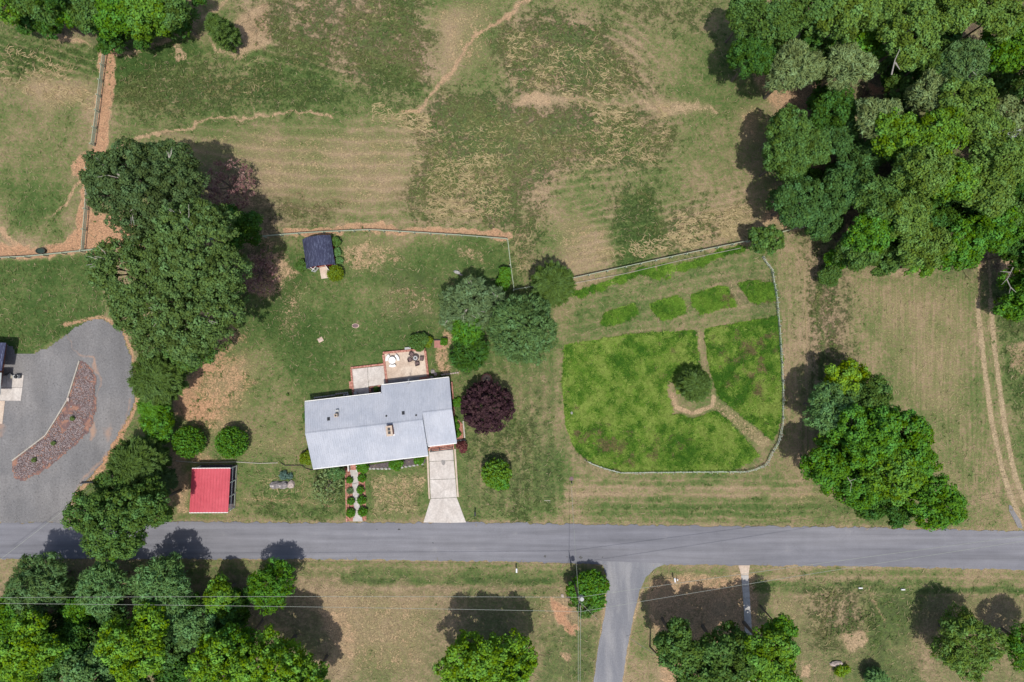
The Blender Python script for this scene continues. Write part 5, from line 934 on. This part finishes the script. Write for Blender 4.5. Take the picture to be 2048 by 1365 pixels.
# table set
zc = .32
cx, cy = P(784.5, 721, .9)
t = thing('round_table', 'white round table on the upper patio', 'table', (cx, cy)); t.location.z = zc
MB().cyl(0, 0, .69, .75, .50, n=28).build('table_top', 'white', t, local=True, bevel=.01); MB().cyl(0, 0, 0, .69, .18, .1, n=10).build('pedestal', 'white', t, local=True)
for k, lab in ((155, 'upper left'), (28, 'upper right'), (270, 'lower')):
    b = thing('curved_bench', 'white curved bench on the %s side of the round white table' % lab, 'bench', (cx, cy), 'curved benches round the white table'); b.location.z = zc
    m = MB(); vs = []; nseg = 8
    for i in range(nseg+1):
        a = R_(k-32+64*i/nseg)
        for rr, zz in ((.62, .40), (.98, .40), (.98, .47), (.62, .47)): vs.append((math.cos(a)*rr, math.sin(a)*rr, zz))
    fs = [(4*i+j, 4*i+(j+1) % 4, 4*i+4+(j+1) % 4, 4*i+4+j) for i in range(nseg) for j in range(4)]+[(3, 2, 1, 0), (4*nseg, 4*nseg+1, 4*nseg+2, 4*nseg+3)]
    m.add(vs, fs).build('seat', 'white', b, local=True)
    for s in (-22, 22): a = R_(k+s); MB().box(math.cos(a)*.8, math.sin(a)*.8, 0, .28, .08, .40, a).build('leg', 'white', b, local=True)
cx, cy = P(831, 716.5, .9)
t = thing('patio_table', 'dark round table with a grey hub in the upper right of the patio', 'table', (cx, cy)); t.location.z = zc
MB().cyl(0, 0, .68, .72, .46, n=20).build('table_top', 'wicker', t, local=True); MB().cyl(0, 0, .72, .74, .30, n=16).build('glass_inset', 'ceramic', t, local=True); MB().cyl(0, 0, .74, .86, .13, n=12).build('umbrella_hub', 'dark', t, local=True); MB().cyl(0, 0, 0, .68, .25, .06, n=10).build('pedestal', 'dark', t, local=True)
def chair_root(): return thing('patio_chair', '', 'chair', (0, 0), 'dark chairs round the patio table')
ch0 = chair_root()
MB().box(0, 0, .38, .50, .50, .08).build('seat', 'wicker', ch0, local=True, bevel=.02); MB().box(0, -.26, .42, .5, .07, .5).build('backrest', 'wicker', ch0, local=True, bevel=.02)
for s in (-.27, .27): MB().box(s, 0, .58, .06, .5, .05).build('armrest', 'wicker', ch0, local=True); 
for sx in (-.23, .23):
    for sy in (-.23, .23): MB().box(sx, sy, 0, .05, .05, .40).build('leg', 'dark', ch0, local=True)
MB().box(0, .02, .46, .42, .40, .05).build('cushion', 'browniron', ch0, local=True, bevel=.02)
def dup(o, parent=None):
    c = o.copy(); link(c); c.parent = parent
    for k in list(o.children): dup(k, c)
    return c
spots = [(137, .78, 'upper left'), (355, .82, 'right'), (197, .82, 'left'), (285, .82, 'lower')]
for i, (a, rr, lab) in enumerate(spots):
    o = ch0 if i == 0 else dup(ch0); a = R_(a); o.location = (cx+math.cos(a)*rr, cy+math.sin(a)*rr, zc); o.rotation_euler.z = a+math.pi/2; o['label'] = 'dark wicker chair on the %s side of the dark patio table' % lab
t = thing('planter_bench', 'grey bench on the grass against the top patio wall', 'bench', P(815.5, 697)); x, y = P(815.5, 697, .4)
MB().box(x, y, .38, .85, .3, .06, TH).build('seat', 'ceramic', t)
for s in (-.35, .35): MB().box(x+s*HU.x, y+s*HU.y, 0, .08, .28, .38, TH).build('leg', 'dark', t)
t = thing('wooden_platform', 'faded red board platform with a dark bar at its top', 'platform', P(876, 688))
for k in range(7): m = MB(); m.box(*P(869.8+k*2.1, 688.5), 0, .138, 1.05, .14); m.build('board', 'pinkwood', t)
m = MB(); m.box(*P(875, 680.8), 0, 1.15, .1, .4); m.build('bar', 'dark', t)
# fountain
fx, fy = P(973.5, 758.5); t = thing('fountain', 'round brick-rimmed basin above the purple tree', 'fountain', (fx, fy))
for k in range(26):
    a = 6.283*k/26; MB().box(math.cos(a)*.68, math.sin(a)*.68, 0, .19, .15, .32, a).build('brick', 'coping', t, local=True)
MB().cyl(0, 0, 0, .22, .585, n=24).build('basin', 'fountain', t, local=True); MB().cyl(0, .15, .22, .5, .12, .08, n=10).build('spout', 'dark', t, local=True)
m = MB(); x, y = P(866, 746); 
rockmesh(866, 744, .35, .32, .3, 0, 71).build('grey_stone', 'rock'); o = bpy.data.objects['grey_stone']; tag(o, 'grey rock by the right corner of the patio', 'rock')
rockmesh(871, 749, .25, .3, .28, 0, 72).build('grey_stone', 'rockpale'); tag(bpy.data.objects['grey_stone.001'], 'paler rock just right of the grey patio-corner rock', 'rock')
rockmesh(863, 755, .33, .22, .25, 0, 73).build('grey_stone', 'rock'); tag(bpy.data.objects['grey_stone.002'], 'dark rock tucked between the patio corner and the eave', 'rock')
t = thing('stone_edging', 'short row of pale stones right of the rear roof corner', 'edging', P(900, 750))
for k in range(8): rockmesh(884+k*4.5, 750-k*.6, .16, .12, .12, 0, 90+k).build('stone', 'rockpale', t)

# ------------------------------------------------------------------ shed
A_ = R_(8.5); sU = Vector((math.cos(A_), math.sin(A_), 0)); sV = Vector((-math.sin(A_), math.cos(A_), 0)); sO = Vector((*P(641, 533, 1.8), 0))
def sp(u, v, z=0): q = sO+sU*u+sV*v; return (q.x, q.y, z)
shed = thing('garden_shed', 'small red shed with a dark blue shingled barn roof and open white doors', 'shed', sp(0, 1.8))
WW = 1.78; LL = 4.05
MB().prism([sp(-WW, .12)[:2], sp(-.62, .12)[:2], sp(-.62, .35)[:2], sp(.62, .35)[:2], sp(.62, .12)[:2], sp(WW, .12)[:2], sp(WW, LL-.2)[:2], sp(-WW, LL-.2)[:2]], 0, 1.75).build('wall', 'redpaint', shed)
prof = [(-WW-.2, 1.65), (-1.35, 2.35), (-.7, 2.72), (0, 2.85), (.7, 2.72), (1.35, 2.35), (WW+.2, 1.65)]
gp = [(-WW, 1.75)]+[(a*.93, z-.1) for a, z in prof[1:-1]]+[(WW, 1.75)]
for v0 in (.12, LL-.3):
    vs = [sp(a, v0+d, z) for d in (0, .1) for a, z in gp]; n = len(gp); MB().add(vs, [tuple(range(n)), tuple(range(2*n-1, n-1, -1))]+[(i, n+i, n+(i+1) % n, (i+1) % n) for i in range(n)]).build('gable', 'redpaint', shed)
vs = []
for v in (-.02, LL): vs += [sp(a, v, z) for a, z in prof]+[sp(a*.98, v, z-.08) for a, z in prof]
n = 7; fs = [(i, i+1, 2*n+i+1, 2*n+i) for i in range(n-1)]+[(n+i+1, n+i, 3*n+i, 3*n+i+1) for i in range(n-1)]+[(i+1, i, n+i, n+i+1) for i in range(n-1)]+[(2*n+i, 2*n+i+1, 3*n+i+1, 3*n+i) for i in range(n-1)]+[(0, 2*n, 3*n, n), (n-1, 2*n-1, 4*n-1, 3*n-1)]
sr = MB().add(vs, fs).build('roof', 'shingle', shed)
m = MB(); rnd = random.Random(3)                                   # shingle tabs, small proud pieces
for i in range(n-1):
    (a0, z0), (a1, z1) = prof[i], prof[i+1]; L = math.hypot(a1-a0, z1-z0); rows = max(2, round(L/.2))
    for r in range(rows):
        for v in np.arange(0.02, LL-.05, .3):
            v0 = v+rnd.uniform(0, .05); f0, f1 = (r+.05)/rows, (r+.95)/rows; h0, h1 = (.012, .004) if i < 3 else (.004, .012); e = rnd.uniform(0, .012)
            q = [(a0+(a1-a0)*f, vv, z0+(z1-z0)*f+h+e) for f, vv, h in ((f0, v0, h0+.01), (f1, v0, h1+.01), (f1, min(v0+.26, LL), h1+.01), (f0, min(v0+.26, LL), h0+.01))]
            vs = [sp(*c) for c in q]+[sp(c[0], c[1], c[2]-.03) for c in q]; m.add(vs, [(0, 1, 2, 3), (0, 4, 5, 1), (1, 5, 6, 2), (2, 6, 7, 3), (3, 7, 4, 0)])
tag(m.build('shingle', 'shingle', sr), kind='stuff')
for s in (-1, 1): m = MB(); c = sp(s*(WW+.02), .08); m.box(c[0], c[1], 0, .12, .12, 1.7, A_); m.build('corner_trim', 'white', shed)
for s, lab in ((-1, 0), (1, 1)):                                   # open door leaves
    hx = Vector(sp(s*.66, .06)); ang = A_+(R_(-140) if s < 0 else R_(-62)); d = Vector((math.cos(ang), math.sin(ang), 0)); e = hx+d*.85
    m = MB(); m.bar(hx[:2], e[:2], .05, 1.75, .15); dr = m.build('door', 'white', shed)
    nn_ = Vector((-d.y, d.x, 0))
    for f in (.25, .65): c = hx+d*(.85*f); m = MB(); m.box(c.x, c.y, 1.0, .3, .075, .7, ang); m.build('pane', 'glass', dr)
m = MB(); c = sp(-1.2, -.12); m.box(c[0], c[1], 1.0, .75, .07, .7, A_-.75); w = m.build('window', 'white', shed)
for f in (-.17, .17): m = MB(); m.box(c[0]+f*math.cos(A_-.75), c[1]+f*math.sin(A_-.75), 1.06, .26, .09, .58, A_-.75); m.build('pane', 'glass', w)
m = MB(); vs = [sp(a, v, z) for z_ in (0, 1) for a, v, z in ((-.62, .1, .2*z_), (.62, .1, .2*z_), (.60, -1.5, .04*z_), (-.60, -1.5, .04*z_))]; m.add(vs, [(3, 2, 1, 0), (4, 5, 6, 7), (0, 1, 5, 4), (1, 2, 6, 5), (2, 3, 7, 6), (3, 0, 4, 7)]); m.build('ramp', 'concretetan', shed)
m = MB(); c = sp(0, .2); m.box(c[0], c[1], .2, 1.2, .12, .08, A_); m.build('threshold', 'coping', shed)

# ------------------------------------------------------------------ carport
cr = thing('red_carport', 'open carport with a bright red ribbed metal roof near the road', 'carport', P(425, 980))
hc_ = 2.4; c4 = [P(384, 937, hc_), P(461, 936.5, hc_), P(456, 1025.5, hc_), P(378.5, 1026, hc_)]
q = [(*c4[0], 2.4), (*c4[1], 2.4), (*c4[2], 2.4), (*c4[3], 2.4)]; q2 = [(a, b, c-.08) for a, b, c in q]
cr_roof = MB().add(q+q2, [(3, 2, 1, 0), (4, 5, 6, 7), (0, 1, 5, 4), (1, 2, 6, 5), (2, 3, 7, 6), (3, 0, 4, 7)]).build('roof', 'redmetal', cr)
A0, A1, A2, A3 = [Vector(a) for a in c4]
for k in range(13):                                                # ribs run across the roof, front to back
    f = (k+.5)/13; a = A0.lerp(A1, f); b = A3.lerp(A2, f); m = MB(); m.bar(a, b, .05, .05, 2.395); m.build('rib', 'redmetal', cr_roof)
for a, b in ((A0, A1), (A3, A2)): m = MB(); m.bar(a, b, .10, .12, 2.31); m.build('white_trim', 'white', cr)
for a, b in ((A0, A3), (A1, A2)):
    for f in (.02, .34, .66, .98):
        c = a.lerp(b, f); c = c+(A1-A0).normalized()*(.12 if a is A0 else -.12); m = MB(); m.box(c.x, c.y, 0, .1, .1, 2.31); m.build('post', 'white', cr)
e = (A1-A0).normalized()*.12; m = MB(); m.bar(A1-e, A2-e, .07, .1, 1.2); m.build('side_rail', 'white', cr); m = MB(); m.bar(A1-e, A2-e, .08, .08, .05); m.build('side_rail', 'greywood', cr)
MB().prism([tuple(A0), tuple(A1), tuple(A2), tuple(A3)], -.03, .02).build('earth_floor', 'mulchdark', cr)

# ------------------------------------------------------------------ fences
def board_fence(pts, label, post_mat='greywood', rails=3, sp_=2.4, h=1.1, seed=0, cat='fence', first=True):
    t = thing('board_fence', label, cat, P(*pts[0])); rnd = random.Random(seed); done = False
    for a, b in zip(pts[:-1], pts[1:]):
        pa, pb = Vector(P(*a)), Vector(P(*b)); L = (pb-pa).length; n = max(1, round(L/sp_)); d = (pb-pa)/n; nd = Vector((-d.y, d.x)).normalized()
        for i in range(n+1):
            if i == 0 and done: continue
            c = pa+d*i; MB().box(c.x, c.y, 0, .14, .14, h+.12+rnd.uniform(-.03, .05), rnd.uniform(-.1, .1)).build('post', post_mat, t)
        for i in range(n):
            for r in range(rails):
                q0 = pa+d*i+nd*(.09+.012*r); q1 = pa+d*(i+1)+nd*(.09+.012*r); z = h-.13-r*(h-.3)/rails; jj = rnd.uniform(-.03, .03)
                m = MB(); L2 = (q1-q0); qa = Vector((q0.x, q0.y, z+jj)); qb = Vector((q1.x, q1.y, z+rnd.uniform(-.03, .03))); w = Vector((nd.x, nd.y, 0))*.035; hh = Vector((0, 0, .11))
                vs = [qa-w, qb-w, qb+w, qa+w]; vs += [v+hh for v in vs]; m.add(vs, [(3, 2, 1, 0), (4, 5, 6, 7), (0, 1, 5, 4), (1, 2, 6, 5), (2, 3, 7, 6), (3, 0, 4, 7)]); m.build('rail', 'greywood', t)
        done = True
    return t
board_fence([(214, 104), (206, 165), (199, 225), (190, 292)], 'weathered board fence running down from the upper left trees', seed=1)
board_fence([(181, 340), (177, 420), (170, 502)], 'broken length of board fence under the oak boughs', seed=2)
board_fence([(-60, 521), (60, 516), (170, 505), (260, 494), (380, 484), (500, 478), (600, 470), (650, 467)], 'board fence along the top of the left lawn, behind the shed', seed=3)
board_fence([(650, 467), (740, 463), (830, 468), (925, 474), (1014, 481)], 'board fence between the back lawn and the pasture', seed=4)
board_fence([(1014, 481), (1020, 532), (1027, 582), (1078, 573)], 'short board fence turning the corner of the back lawn', seed=5)
board_fence([(1140, 560), (1250, 536), (1370, 510), (1493, 485)], 'long sloping board fence above the garden', seed=6)
board_fence([(1558, 468), (1600, 457), (1642, 447)], 'last piece of board fence running into the wood', seed=7, rails=2)
m = MB(); pts = [(1145, 568), (1250, 548), (1360, 522), (1480, 497)]
m.tube([(*P(*a), .35) for a in dense(pts, 6)], .03); single(m, 'strand_wire', 'timber', 'thin pale strand running along the weeds below the sloping fence', 'wire', P(1300, 535))
# garden picket fence
gp_ = [(1524, 515), (1530, 525), (1542, 540), (1545, 560), (1552, 600), (1557, 660), (1561, 720), (1564, 790), (1563, 850), (1555, 885), (1540, 908), (1533, 927), (1510, 938), (1490, 943), (1420, 943), (1330, 944), (1240, 945), (1205, 935), (1185, 928), (1168, 919)]
t = thing('picket_fence', 'low pale picket and wire fence curving round the garden', 'fence', P(1560, 800))
pp_ = [Vector(P(*a)) for a in gp_]; segs = [(b-a).length for a, b in zip(pp_[:-1], pp_[1:])]; tot = sum(segs)
def along(s):
    for (a, b), L in zip(zip(pp_[:-1], pp_[1:]), segs):
        if s <= L: return a.lerp(b, s/L), (b-a).normalized()
        s -= L
    return pp_[-1], (pp_[-1]-pp_[-2]).normalized()
pm = MB(); pm.box(0, 0, 0, .09, .045, .85); pk = pm.build('picket', 'picket', t, local=True); npk = int(tot/.36)
for i in range(npk+1):
    c, d = along(i*.36); o = pk if i == 0 else pk.copy()
    if i: link(o); o.parent = t
    o.location = (c.x-t.location.x, c.y-t.location.y, random.uniform(-.06, .03)); o.rotation_euler = (random.uniform(-.22, .22), random.uniform(-.12, .12), math.atan2(d.y, d.x)+random.uniform(-.15, .15))
for z in (.25, .68):
    m = MB(); q = [along(s) for s in np.arange(0, tot, .7)]; m.tube([(c.x, c.y, z+random.uniform(-.02, .02)) for c, d in q], .028, 4); m.build('rail_wire', 'picket', t)
for i in range(0, npk, 7): c, d = along(i*.36+.15); m = MB(); m.cyl(c.x, c.y, 0, 1.05, .05, n=6); m.build('stake', 'wood', t)
# yard edging line from the left trees to the house
m = MB(); m.tube([(*P(*a), .06) for a in [(352, 922), (400, 926), (470, 924), (520, 927), (556, 926)]], .05, 6); single(m, 'edging_hose', 'greyhose', 'pale thin edging line above the red carport', 'hose', P(470, 924))
m = MB(); m.tube([(*P(*a), .06) for a in [(560, 925), (570, 931), (604, 931), (612, 937), (622, 940), (640, 939)]], .06, 6); single(m, 'garden_hose', 'blackhose', 'black hose on the lawn leading to the front left corner of the house', 'hose', P(600, 931))
# timber edging of the stone bed
t = thing('timber_edging', 'pale timber kerb of the crescent stone bed', 'edging', P(110, 850))
ep = [(160, 722), (148, 760), (135, 801), (114, 836), (92, 871), (58, 897), (25, 922)]
for a, b in zip(ep[:-1], ep[1:]): MB().bar(P(*a), P(*(b[0]-(b[0]-a[0])*.015, b[1]-(b[1]-a[1])*.015)), .16, .2, 0).build('timber', 'timber', t)
m = MB(); m.box(*P(139, 799), .05, .3, .5, .3); single(m, 'drain_cover', 'rockpale', 'small pale block at the bend of the timber kerb', 'block', P(139, 799))
t = thing('culvert_rail', 'black low bar at the mouth of the gravel drive', 'rail', P(185, 965)); MB().bar(P(163, 966), P(207, 962.5), .16, .16, .25).build('bar', 'dark', t)
for xx in (166, 204): MB().box(*P(xx, 964.5), 0, .12, .12, .25).build('post', 'dark', t)

# left neighbour: corner of a roof, pads, grill
nb = thing('neighbour_house', 'edge of a dark-roofed building at the left border', 'house', P(-60, 730))
MB().prism(PL([(-300, 680), (14, 688), (4, 772), (-300, 772)]), 0, 2.6).build('wall', 'brick', nb)
q = [(*P(-300, 679, 2.7), 4.2), (*P(12, 686, 2.7), 2.7), (*P(3, 742, 2.7), 2.7), (*P(-300, 742, 2.7), 4.2)]; MB().add(q+[(a, b, c-.1) for a, b, c in q], [(3, 2, 1, 0), (4, 5, 6, 7), (0, 1, 5, 4), (1, 2, 6, 5), (2, 3, 7, 6), (3, 0, 4, 7)]).build('roof', 'shingle', nb)
MB().prism(PL([(-300, 746), (3, 746), (0, 790), (-300, 790)], 2.4), 2.3, 2.4).build('porch_roof', 'ceramic', nb)
t = thing('concrete_pad', 'pale concrete pad at the left border', 'pad', P(30, 775)); tag(t, kind='structure')
slabs([[(1, 750), (13.5, 750), (12.3, 775), (0, 775)], [(14.2, 750), (48, 751), (45.5, 775), (13, 775)], [(-20, 775.7), (45.4, 775.7), (42, 802), (-20, 801)]], -.02, .06, 'concrete', t)
slabs([[(-20, 802), (10.5, 802), (5, 848), (-20, 848)]], -.02, .055, 'concretetan', t)
t = thing('garden_chair', 'pale lounge chair on the concrete pad', 'chair', P(19, 752)); x, y = P(18.5, 752, .5)
MB().box(x, y, .38, .6, .55, .1, .6).build('seat', 'stone', t, bevel=.02); MB().box(x-.2, y+.22, .45, .6, .1, .5, .6).build('backrest', 'dark', t)
for s in (-.25, .25):
    for r in (-.22, .22): MB().box(x+s*.82-r*.56, y+s*.56+r*.82, 0.06, .06, .06, .32, .6).build('leg', 'dark', t)
t = thing('barbecue_grill', 'grey lidded grill right of the lounge chair on the pad', 'grill', P(30, 755)); x, y = P(30, 754, .9)
MB().box(x, y, .35, .75, .5, .5).build('body', 'ceramic', t, bevel=.03); MB().cyl(x+.1, y, .85, 1.05, .26, .18, n=10).build('lid', 'dark', t); MB().box(x-.5, y-.05, .8, .3, .35, .04).build('side_shelf', 'wood', t)
for s in (-.3, .3): MB().box(x+s, y, 0.06, .06, .4, .3).build('leg', 'dark', t)

# trough
x, y = P(85, 503); t = thing('water_trough', 'oval black water trough in the bare corner of the left pasture', 'trough', (x, y))
m = MB(); n = 24; vs = []
for rr, z in ((.62, 0), (.68, .5), (.56, .5), (.52, .15)):
    for i in range(n): a = 6.283*i/n; vs.append((math.cos(a)*rr, math.sin(a)*rr*.62, z))
m.add(vs, [(j*n+i, j*n+(i+1) % n, (j+1)*n+(i+1) % n, (j+1)*n+i) for j in range(3) for i in range(n)]+[tuple(range(3*n, 4*n))]).build('tub', 'rubber', t, local=True)
MB().cyl(0, 0, .36, .38, .54, n=24, ex=1.0).build('water', 'water', t, local=True); t.children[-1].scale = (1, .6, 1)
# rocks
for i, (a, b, sx, sy, sz, mt, lb) in enumerate([(553, 970, 1.0, .52, .6, 'rock', 'leftmost long grey boulder on the front lawn'), (567, 970, .78, .58, .6, 'rock', 'middle grey boulder on the front lawn'), (583, 969, .52, .62, .6, 'rockpale', 'rightmost pale boulder on the front lawn'), (1672, 1327, .95, .38, .5, 'rockpale', 'grey boulder above the yellow flowers at lower right'), (1672, 1325, .0, .0, .0, None, None)]):
    if mt: m = rockmesh(a, b, sx, sy, sz, .12, 10+i); single(m, 'boulder', mt, lb, 'rock', P(a, b))
m = rockmesh(914, 545, .48, .28, .35, -.3, 30); single(m, 'pale_rock', 'stone', 'pale rock pile on the back lawn', 'rock', P(914, 545))
m = rockmesh(922, 550, .22, .12, .15, -.3, 33); single(m, 'pale_rock', 'rockpale', 'small tan stone beside the pale rock on the back lawn', 'rock', P(922, 550))
m = rockmesh(1143, 826, .18, .24, .3, 0, 31); single(m, 'pale_rock', 'stone', 'small pale stone inside the left edge of the garden', 'rock', P(1143, 826))
m = rockmesh(1125, 1192, .2, .3, .15, .4, 32); single(m, 'pale_rock', 'rockpale', 'small yellowish stone left of the utility pole', 'rock', P(1125, 1192))
# septic lids
x, y = P(711, 652); t = thing('septic_lid', 'dark oval iron lid in the back lawn', 'lid', (x, y)); MB().cyl(x, y, -.02, .05, .52, n=18, ex=1.0).build('rim', 'tan', t); MB().cyl(x, y, .05, .08, .42, n=18).build('cover', 'browniron', t); t.scale = (1, .62, 1)
x, y = P(641, 680); t = thing('septic_lid', 'tan square lid in the back lawn', 'lid', (x, y)); MB().box(x, y, -.02, .72, .62, .08, .5).build('frame', 'tan', t)
for s in (-.14, .14): MB().box(x+s, y, .062, .2, .3, .03, .5).build('cover', 'rockpale', t)
# tyre ring in pasture
m = MB(); m.ring(*P(983, 452), .05, .36, .05, 18, 5); single(m, 'half_buried_ring', 'blackhose', 'thin dark ring lying in the pasture above the fence corner', 'ring', P(983, 452))

# right-hand bottom walk
t = thing('lower_walk', 'narrow concrete walk from the road down into the trees', 'path', P(1490, 1185)); tag(t, kind='structure')
slabs([[(1476.5, 1131), (1499.5, 1131), (1497, 1150), (1482, 1150)]], -.02, .045, 'concretetan', t)
slabs([[(1482, 1150.7), (1497, 1150.7), (1498, 1172), (1484, 1172)], [(1484, 1172.7), (1498, 1172.7), (1499.5, 1196), (1486, 1196)], [(1486, 1196.7), (1499.6, 1196.7), (1501, 1220), (1487.6, 1220)], [(1487.6, 1220.7), (1501.1, 1220.7), (1503, 1248), (1489, 1248)], [(1489, 1248.7), (1503, 1248.7), (1507, 1365), (1491, 1365)]], -.02, .045, 'concretegrey', t)

# small things by the road
def mailbox(px, py, label, body='white', rz=0.0):
    x, y = P(px, py); t = thing('mailbox', label, 'mailbox', (x, y)); MB().box(0, 0, 0, .1, .1, 1.05).build('post', 'wood', t, local=True)
    m = MB(); n = 8; pr = [(-.11, 1.05), (.11, 1.05)]+[(math.cos(a)*.11, 1.17+math.sin(a)*.09) for a in np.linspace(0, math.pi, n)]
    k = len(pr); vs = [(a, v, z) for v in (-.28, .28) for a, z in pr]; m.add(vs, [tuple(range(k-1, -1, -1)), tuple(range(k, 2*k))]+[(i, (i+1) % k, k+(i+1) % k, k+i) for i in range(k)]); m.build('box', body, t, local=True)
    MB().box(.13, .1, 1.2, .015, .05, .16).build('flag', 'redpaint', t, local=True); t.rotation_euler.z = rz; return t
mailbox(1033, 1136, 'pale mailbox on the verge across the road from the house', 'whiteplastic'); mailbox(951, 1024, 'dark mailbox on the verge right of the driveway', 'dark')
t = mailbox(1346, 1155, 'white mailbox in the tree shade by the lane corner', 'whiteplastic', .15); 
m = MB(); m.box(*P(1353.5, 1158), 0, .12, .22, .5); single(m, 'newspaper_tube', 'whiteplastic', 'small white tube beside the shaded mailbox', 'tube', P(1353.5, 1158))
for a, b, lb in ((1720, 1176, 'left of two short white pipe ends in the lower verge'), (1805, 1179, 'right of two short white pipe ends in the lower verge')):
    m = MB(); x, y = P(a, b); m.tube([(x-.28, y, .12), (x+.28, y, .10)], .11, 8); single(m, 'pipe_end', 'white', lb, 'pipe', (x, y), 'white pipe ends in the verge')
m = MB(); m.box(*P(1099, 1003), 0, .06, .06, .8); m.bar(P(1088, 999), P(1100, 999), .06, .06, .75); single(m, 'survey_stake', 'timber', 'pale stake with a crossbar on the lawn left of the wires', 'stake', P(1099, 1003))
t = thing('water_hydrant', 'small black meter post in the rough grass under the wires', 'post', P(1143, 965)); MB().cyl(*P(1143, 965), 0, .7, .1, .08, n=8).build('post', 'dark', t); MB().cyl(*P(1143, 958), -.01, .04, .3, n=12).build('cover', 'browniron', t)
m = MB(); a = random.Random(4)
x, y = P(798, 1058)
for i, (a_, b_, r_, lb) in enumerate([(798, 1059, .16, 'dark tar blot on the road below the driveway'), (1090, 1113, .22, 'dark tar blot by the lower road edge left of the wires'), (1161, 1115, .24, 'dark tar blot by the lower road edge under the wires'), (754, 1059, .09, 'tiny dark spot on the upper lane'), (866, 1086, .09, 'tiny dark spot near the road centre'), (1205, 1115, .1, 'tiny dark spot near the side lane mouth'), (1134, 1114, .1, 'tiny dark spot just left of the wires')]):
    n = 9; rr = random.Random(i); pts = [(P(a_, b_)[0]+math.cos(6.283*k/n)*r_*rr.uniform(.5, 1.4), P(a_, b_)[1]+math.sin(6.283*k/n)*r_*rr.uniform(.4, 1.1)) for k in range(n)]
    o = single(MB().prism(pts, .021, .027), 'tar_spot', 'dark', lb, 'stain', P(a_, b_)); o['kind'] = 'structure'
# puddle of dark gravel at the foot of the track
m = MB(); m.prism(PL([(2018, 1010), (2023, 1012), (2030, 1025), (2040, 1040), (2046, 1058), (2036, 1056), (2026, 1036), (2018, 1022)]), -.03, .012); tag(m.build('track_gravel', 'gravel'), 'dark gravel tongue where the track meets the road', kind='structure')
# white roof glimpsed in the wood
t = thing('hidden_outbuilding', 'white-roofed outbuilding glimpsed through thin trees at the right edge', 'building', P(2010, 300)); c = P(2012, 262, 3)
MB().box(c[0], c[1], 0, 3.4, 3.0, 2.4, .2).build('wall', 'white', t); m = MB()
for s in (-1, 1):
    q = []
    for u in (-1.9, 1.9):
        for v, z in ((0, 3.2), (s*1.7, 2.45)): q.append((c[0]+u*math.cos(.2)-v*math.sin(.2), c[1]+u*math.sin(.2)+v*math.cos(.2), z))
    q += [(a, b, z+.06) for a, b, z in q]; MB().add(q, [(0, 1, 3, 2), (4, 6, 7, 5), (0, 4, 5, 1), (2, 3, 7, 6), (0, 2, 6, 4), (1, 5, 7, 3)]).build('roof', 'ceramic', t)

# ------------------------------------------------------------------ utility pole and wires
PH = 10.5; tx, ty = P(1161, 1213, PH)
t = thing('utility_pole', 'wooden utility pole with transformer at the corner of the side lane', 'utility pole', (tx, ty))
MB().cyl(tx, ty, 0, PH, .17, .11, n=10).build('pole', 'polewood', t)
ca = MB(); ca.box(tx, ty, PH-1.0, .10, 2.0, .12, R_(8)); ca.build('crossarm', 'wood', t)
MB().cyl(tx+.35, ty+.25, PH-2.6, PH-1.6, .26, .26, n=14).build('transformer', 'ceramic', t)
tops = []
for dy in (-.9, .1, .9):
    x, y = tx-dy*.14, ty+dy; m = MB(); m.cyl(x, y, PH-.88, PH-.62, .06, .04, n=8); m.build('insulator', 'whiteplastic', t); tops.append((x, y, PH-.6))
def wire(a, b, sag, label, r=.028, name='power_line', n=16):
    m = MB(); A, B = Vector(a), Vector(b); pts = []
    for i in range(n+1):
        f = i/n; p_ = A.lerp(B, f); p_.z -= sag*4*f*(1-f); pts.append(p_)
    m.tube(pts, r, 5); return single(m, name, 'cable', label, 'power line', A.lerp(B, .5).xy[:2], 'overhead wires')
zW = PH-.6
def wp(px, py, h): return (*P(px, py, h), h)
wire(tops[2], wp(-200, 1197, 9.6), .4, 'upper overhead wire crossing the lower left trees', .021)
wire(tops[0], wp(-200, 1206, 9.6), .4, 'lower overhead wire crossing the lower left trees', .021)
wire(tops[2], wp(2300, 1040, 9.9), .4, 'upper overhead wire rising across the road to the right', .021)
wire(tops[0], wp(2300, 1045, 9.9), .5, 'lower overhead wire rising across the road to the right', .021)
wire((tops[1][0]-.2, tops[1][1], zW), wp(1157, 1480, 9.8), .2, 'left of two wires running down beside the side lane', .021); wire((tops[1][0]+.1, tops[1][1], zW), wp(1160, 1480, 9.8), .2, 'right of two wires running down beside the side lane', .022)
wire((tops[1][0]-.1, tops[1][1], zW), wp(1143, 975, 2.0), .5, 'thin wire dropping from the pole across the road', .022)
wire(wp(-60, 1165, 8), wp(205, 960, 7), .4, 'thin wire crossing the road at the far left', .02)
wire((tx, ty, PH-1.5), wp(1196, 1240, 0), .0, 'guy wire anchoring the utility pole to the ground', .02)
x, y = P(1300, 1294); x2, y2 = P(1322, 1317, 5.5); t = thing('guy_pole', 'short dark leaning pole beside the trees right of the lane', 'pole', (x, y)); MB().tube([(x, y, 0), (x2, y2, 5.5)], .13, 8, .10).build('shaft', 'polewood', t); MB().cyl(x2, y2, 5.5, 5.58, .14, n=8).build('cap', 'whiteplastic', t)
wire((x2, y2, 5.4), wp(1252, 1272, 0), .0, 'guy wire from the leaning pole to the lane edge', .022)
print('LEAVES', NLEAF, 'objects', len(bpy.data.objects))
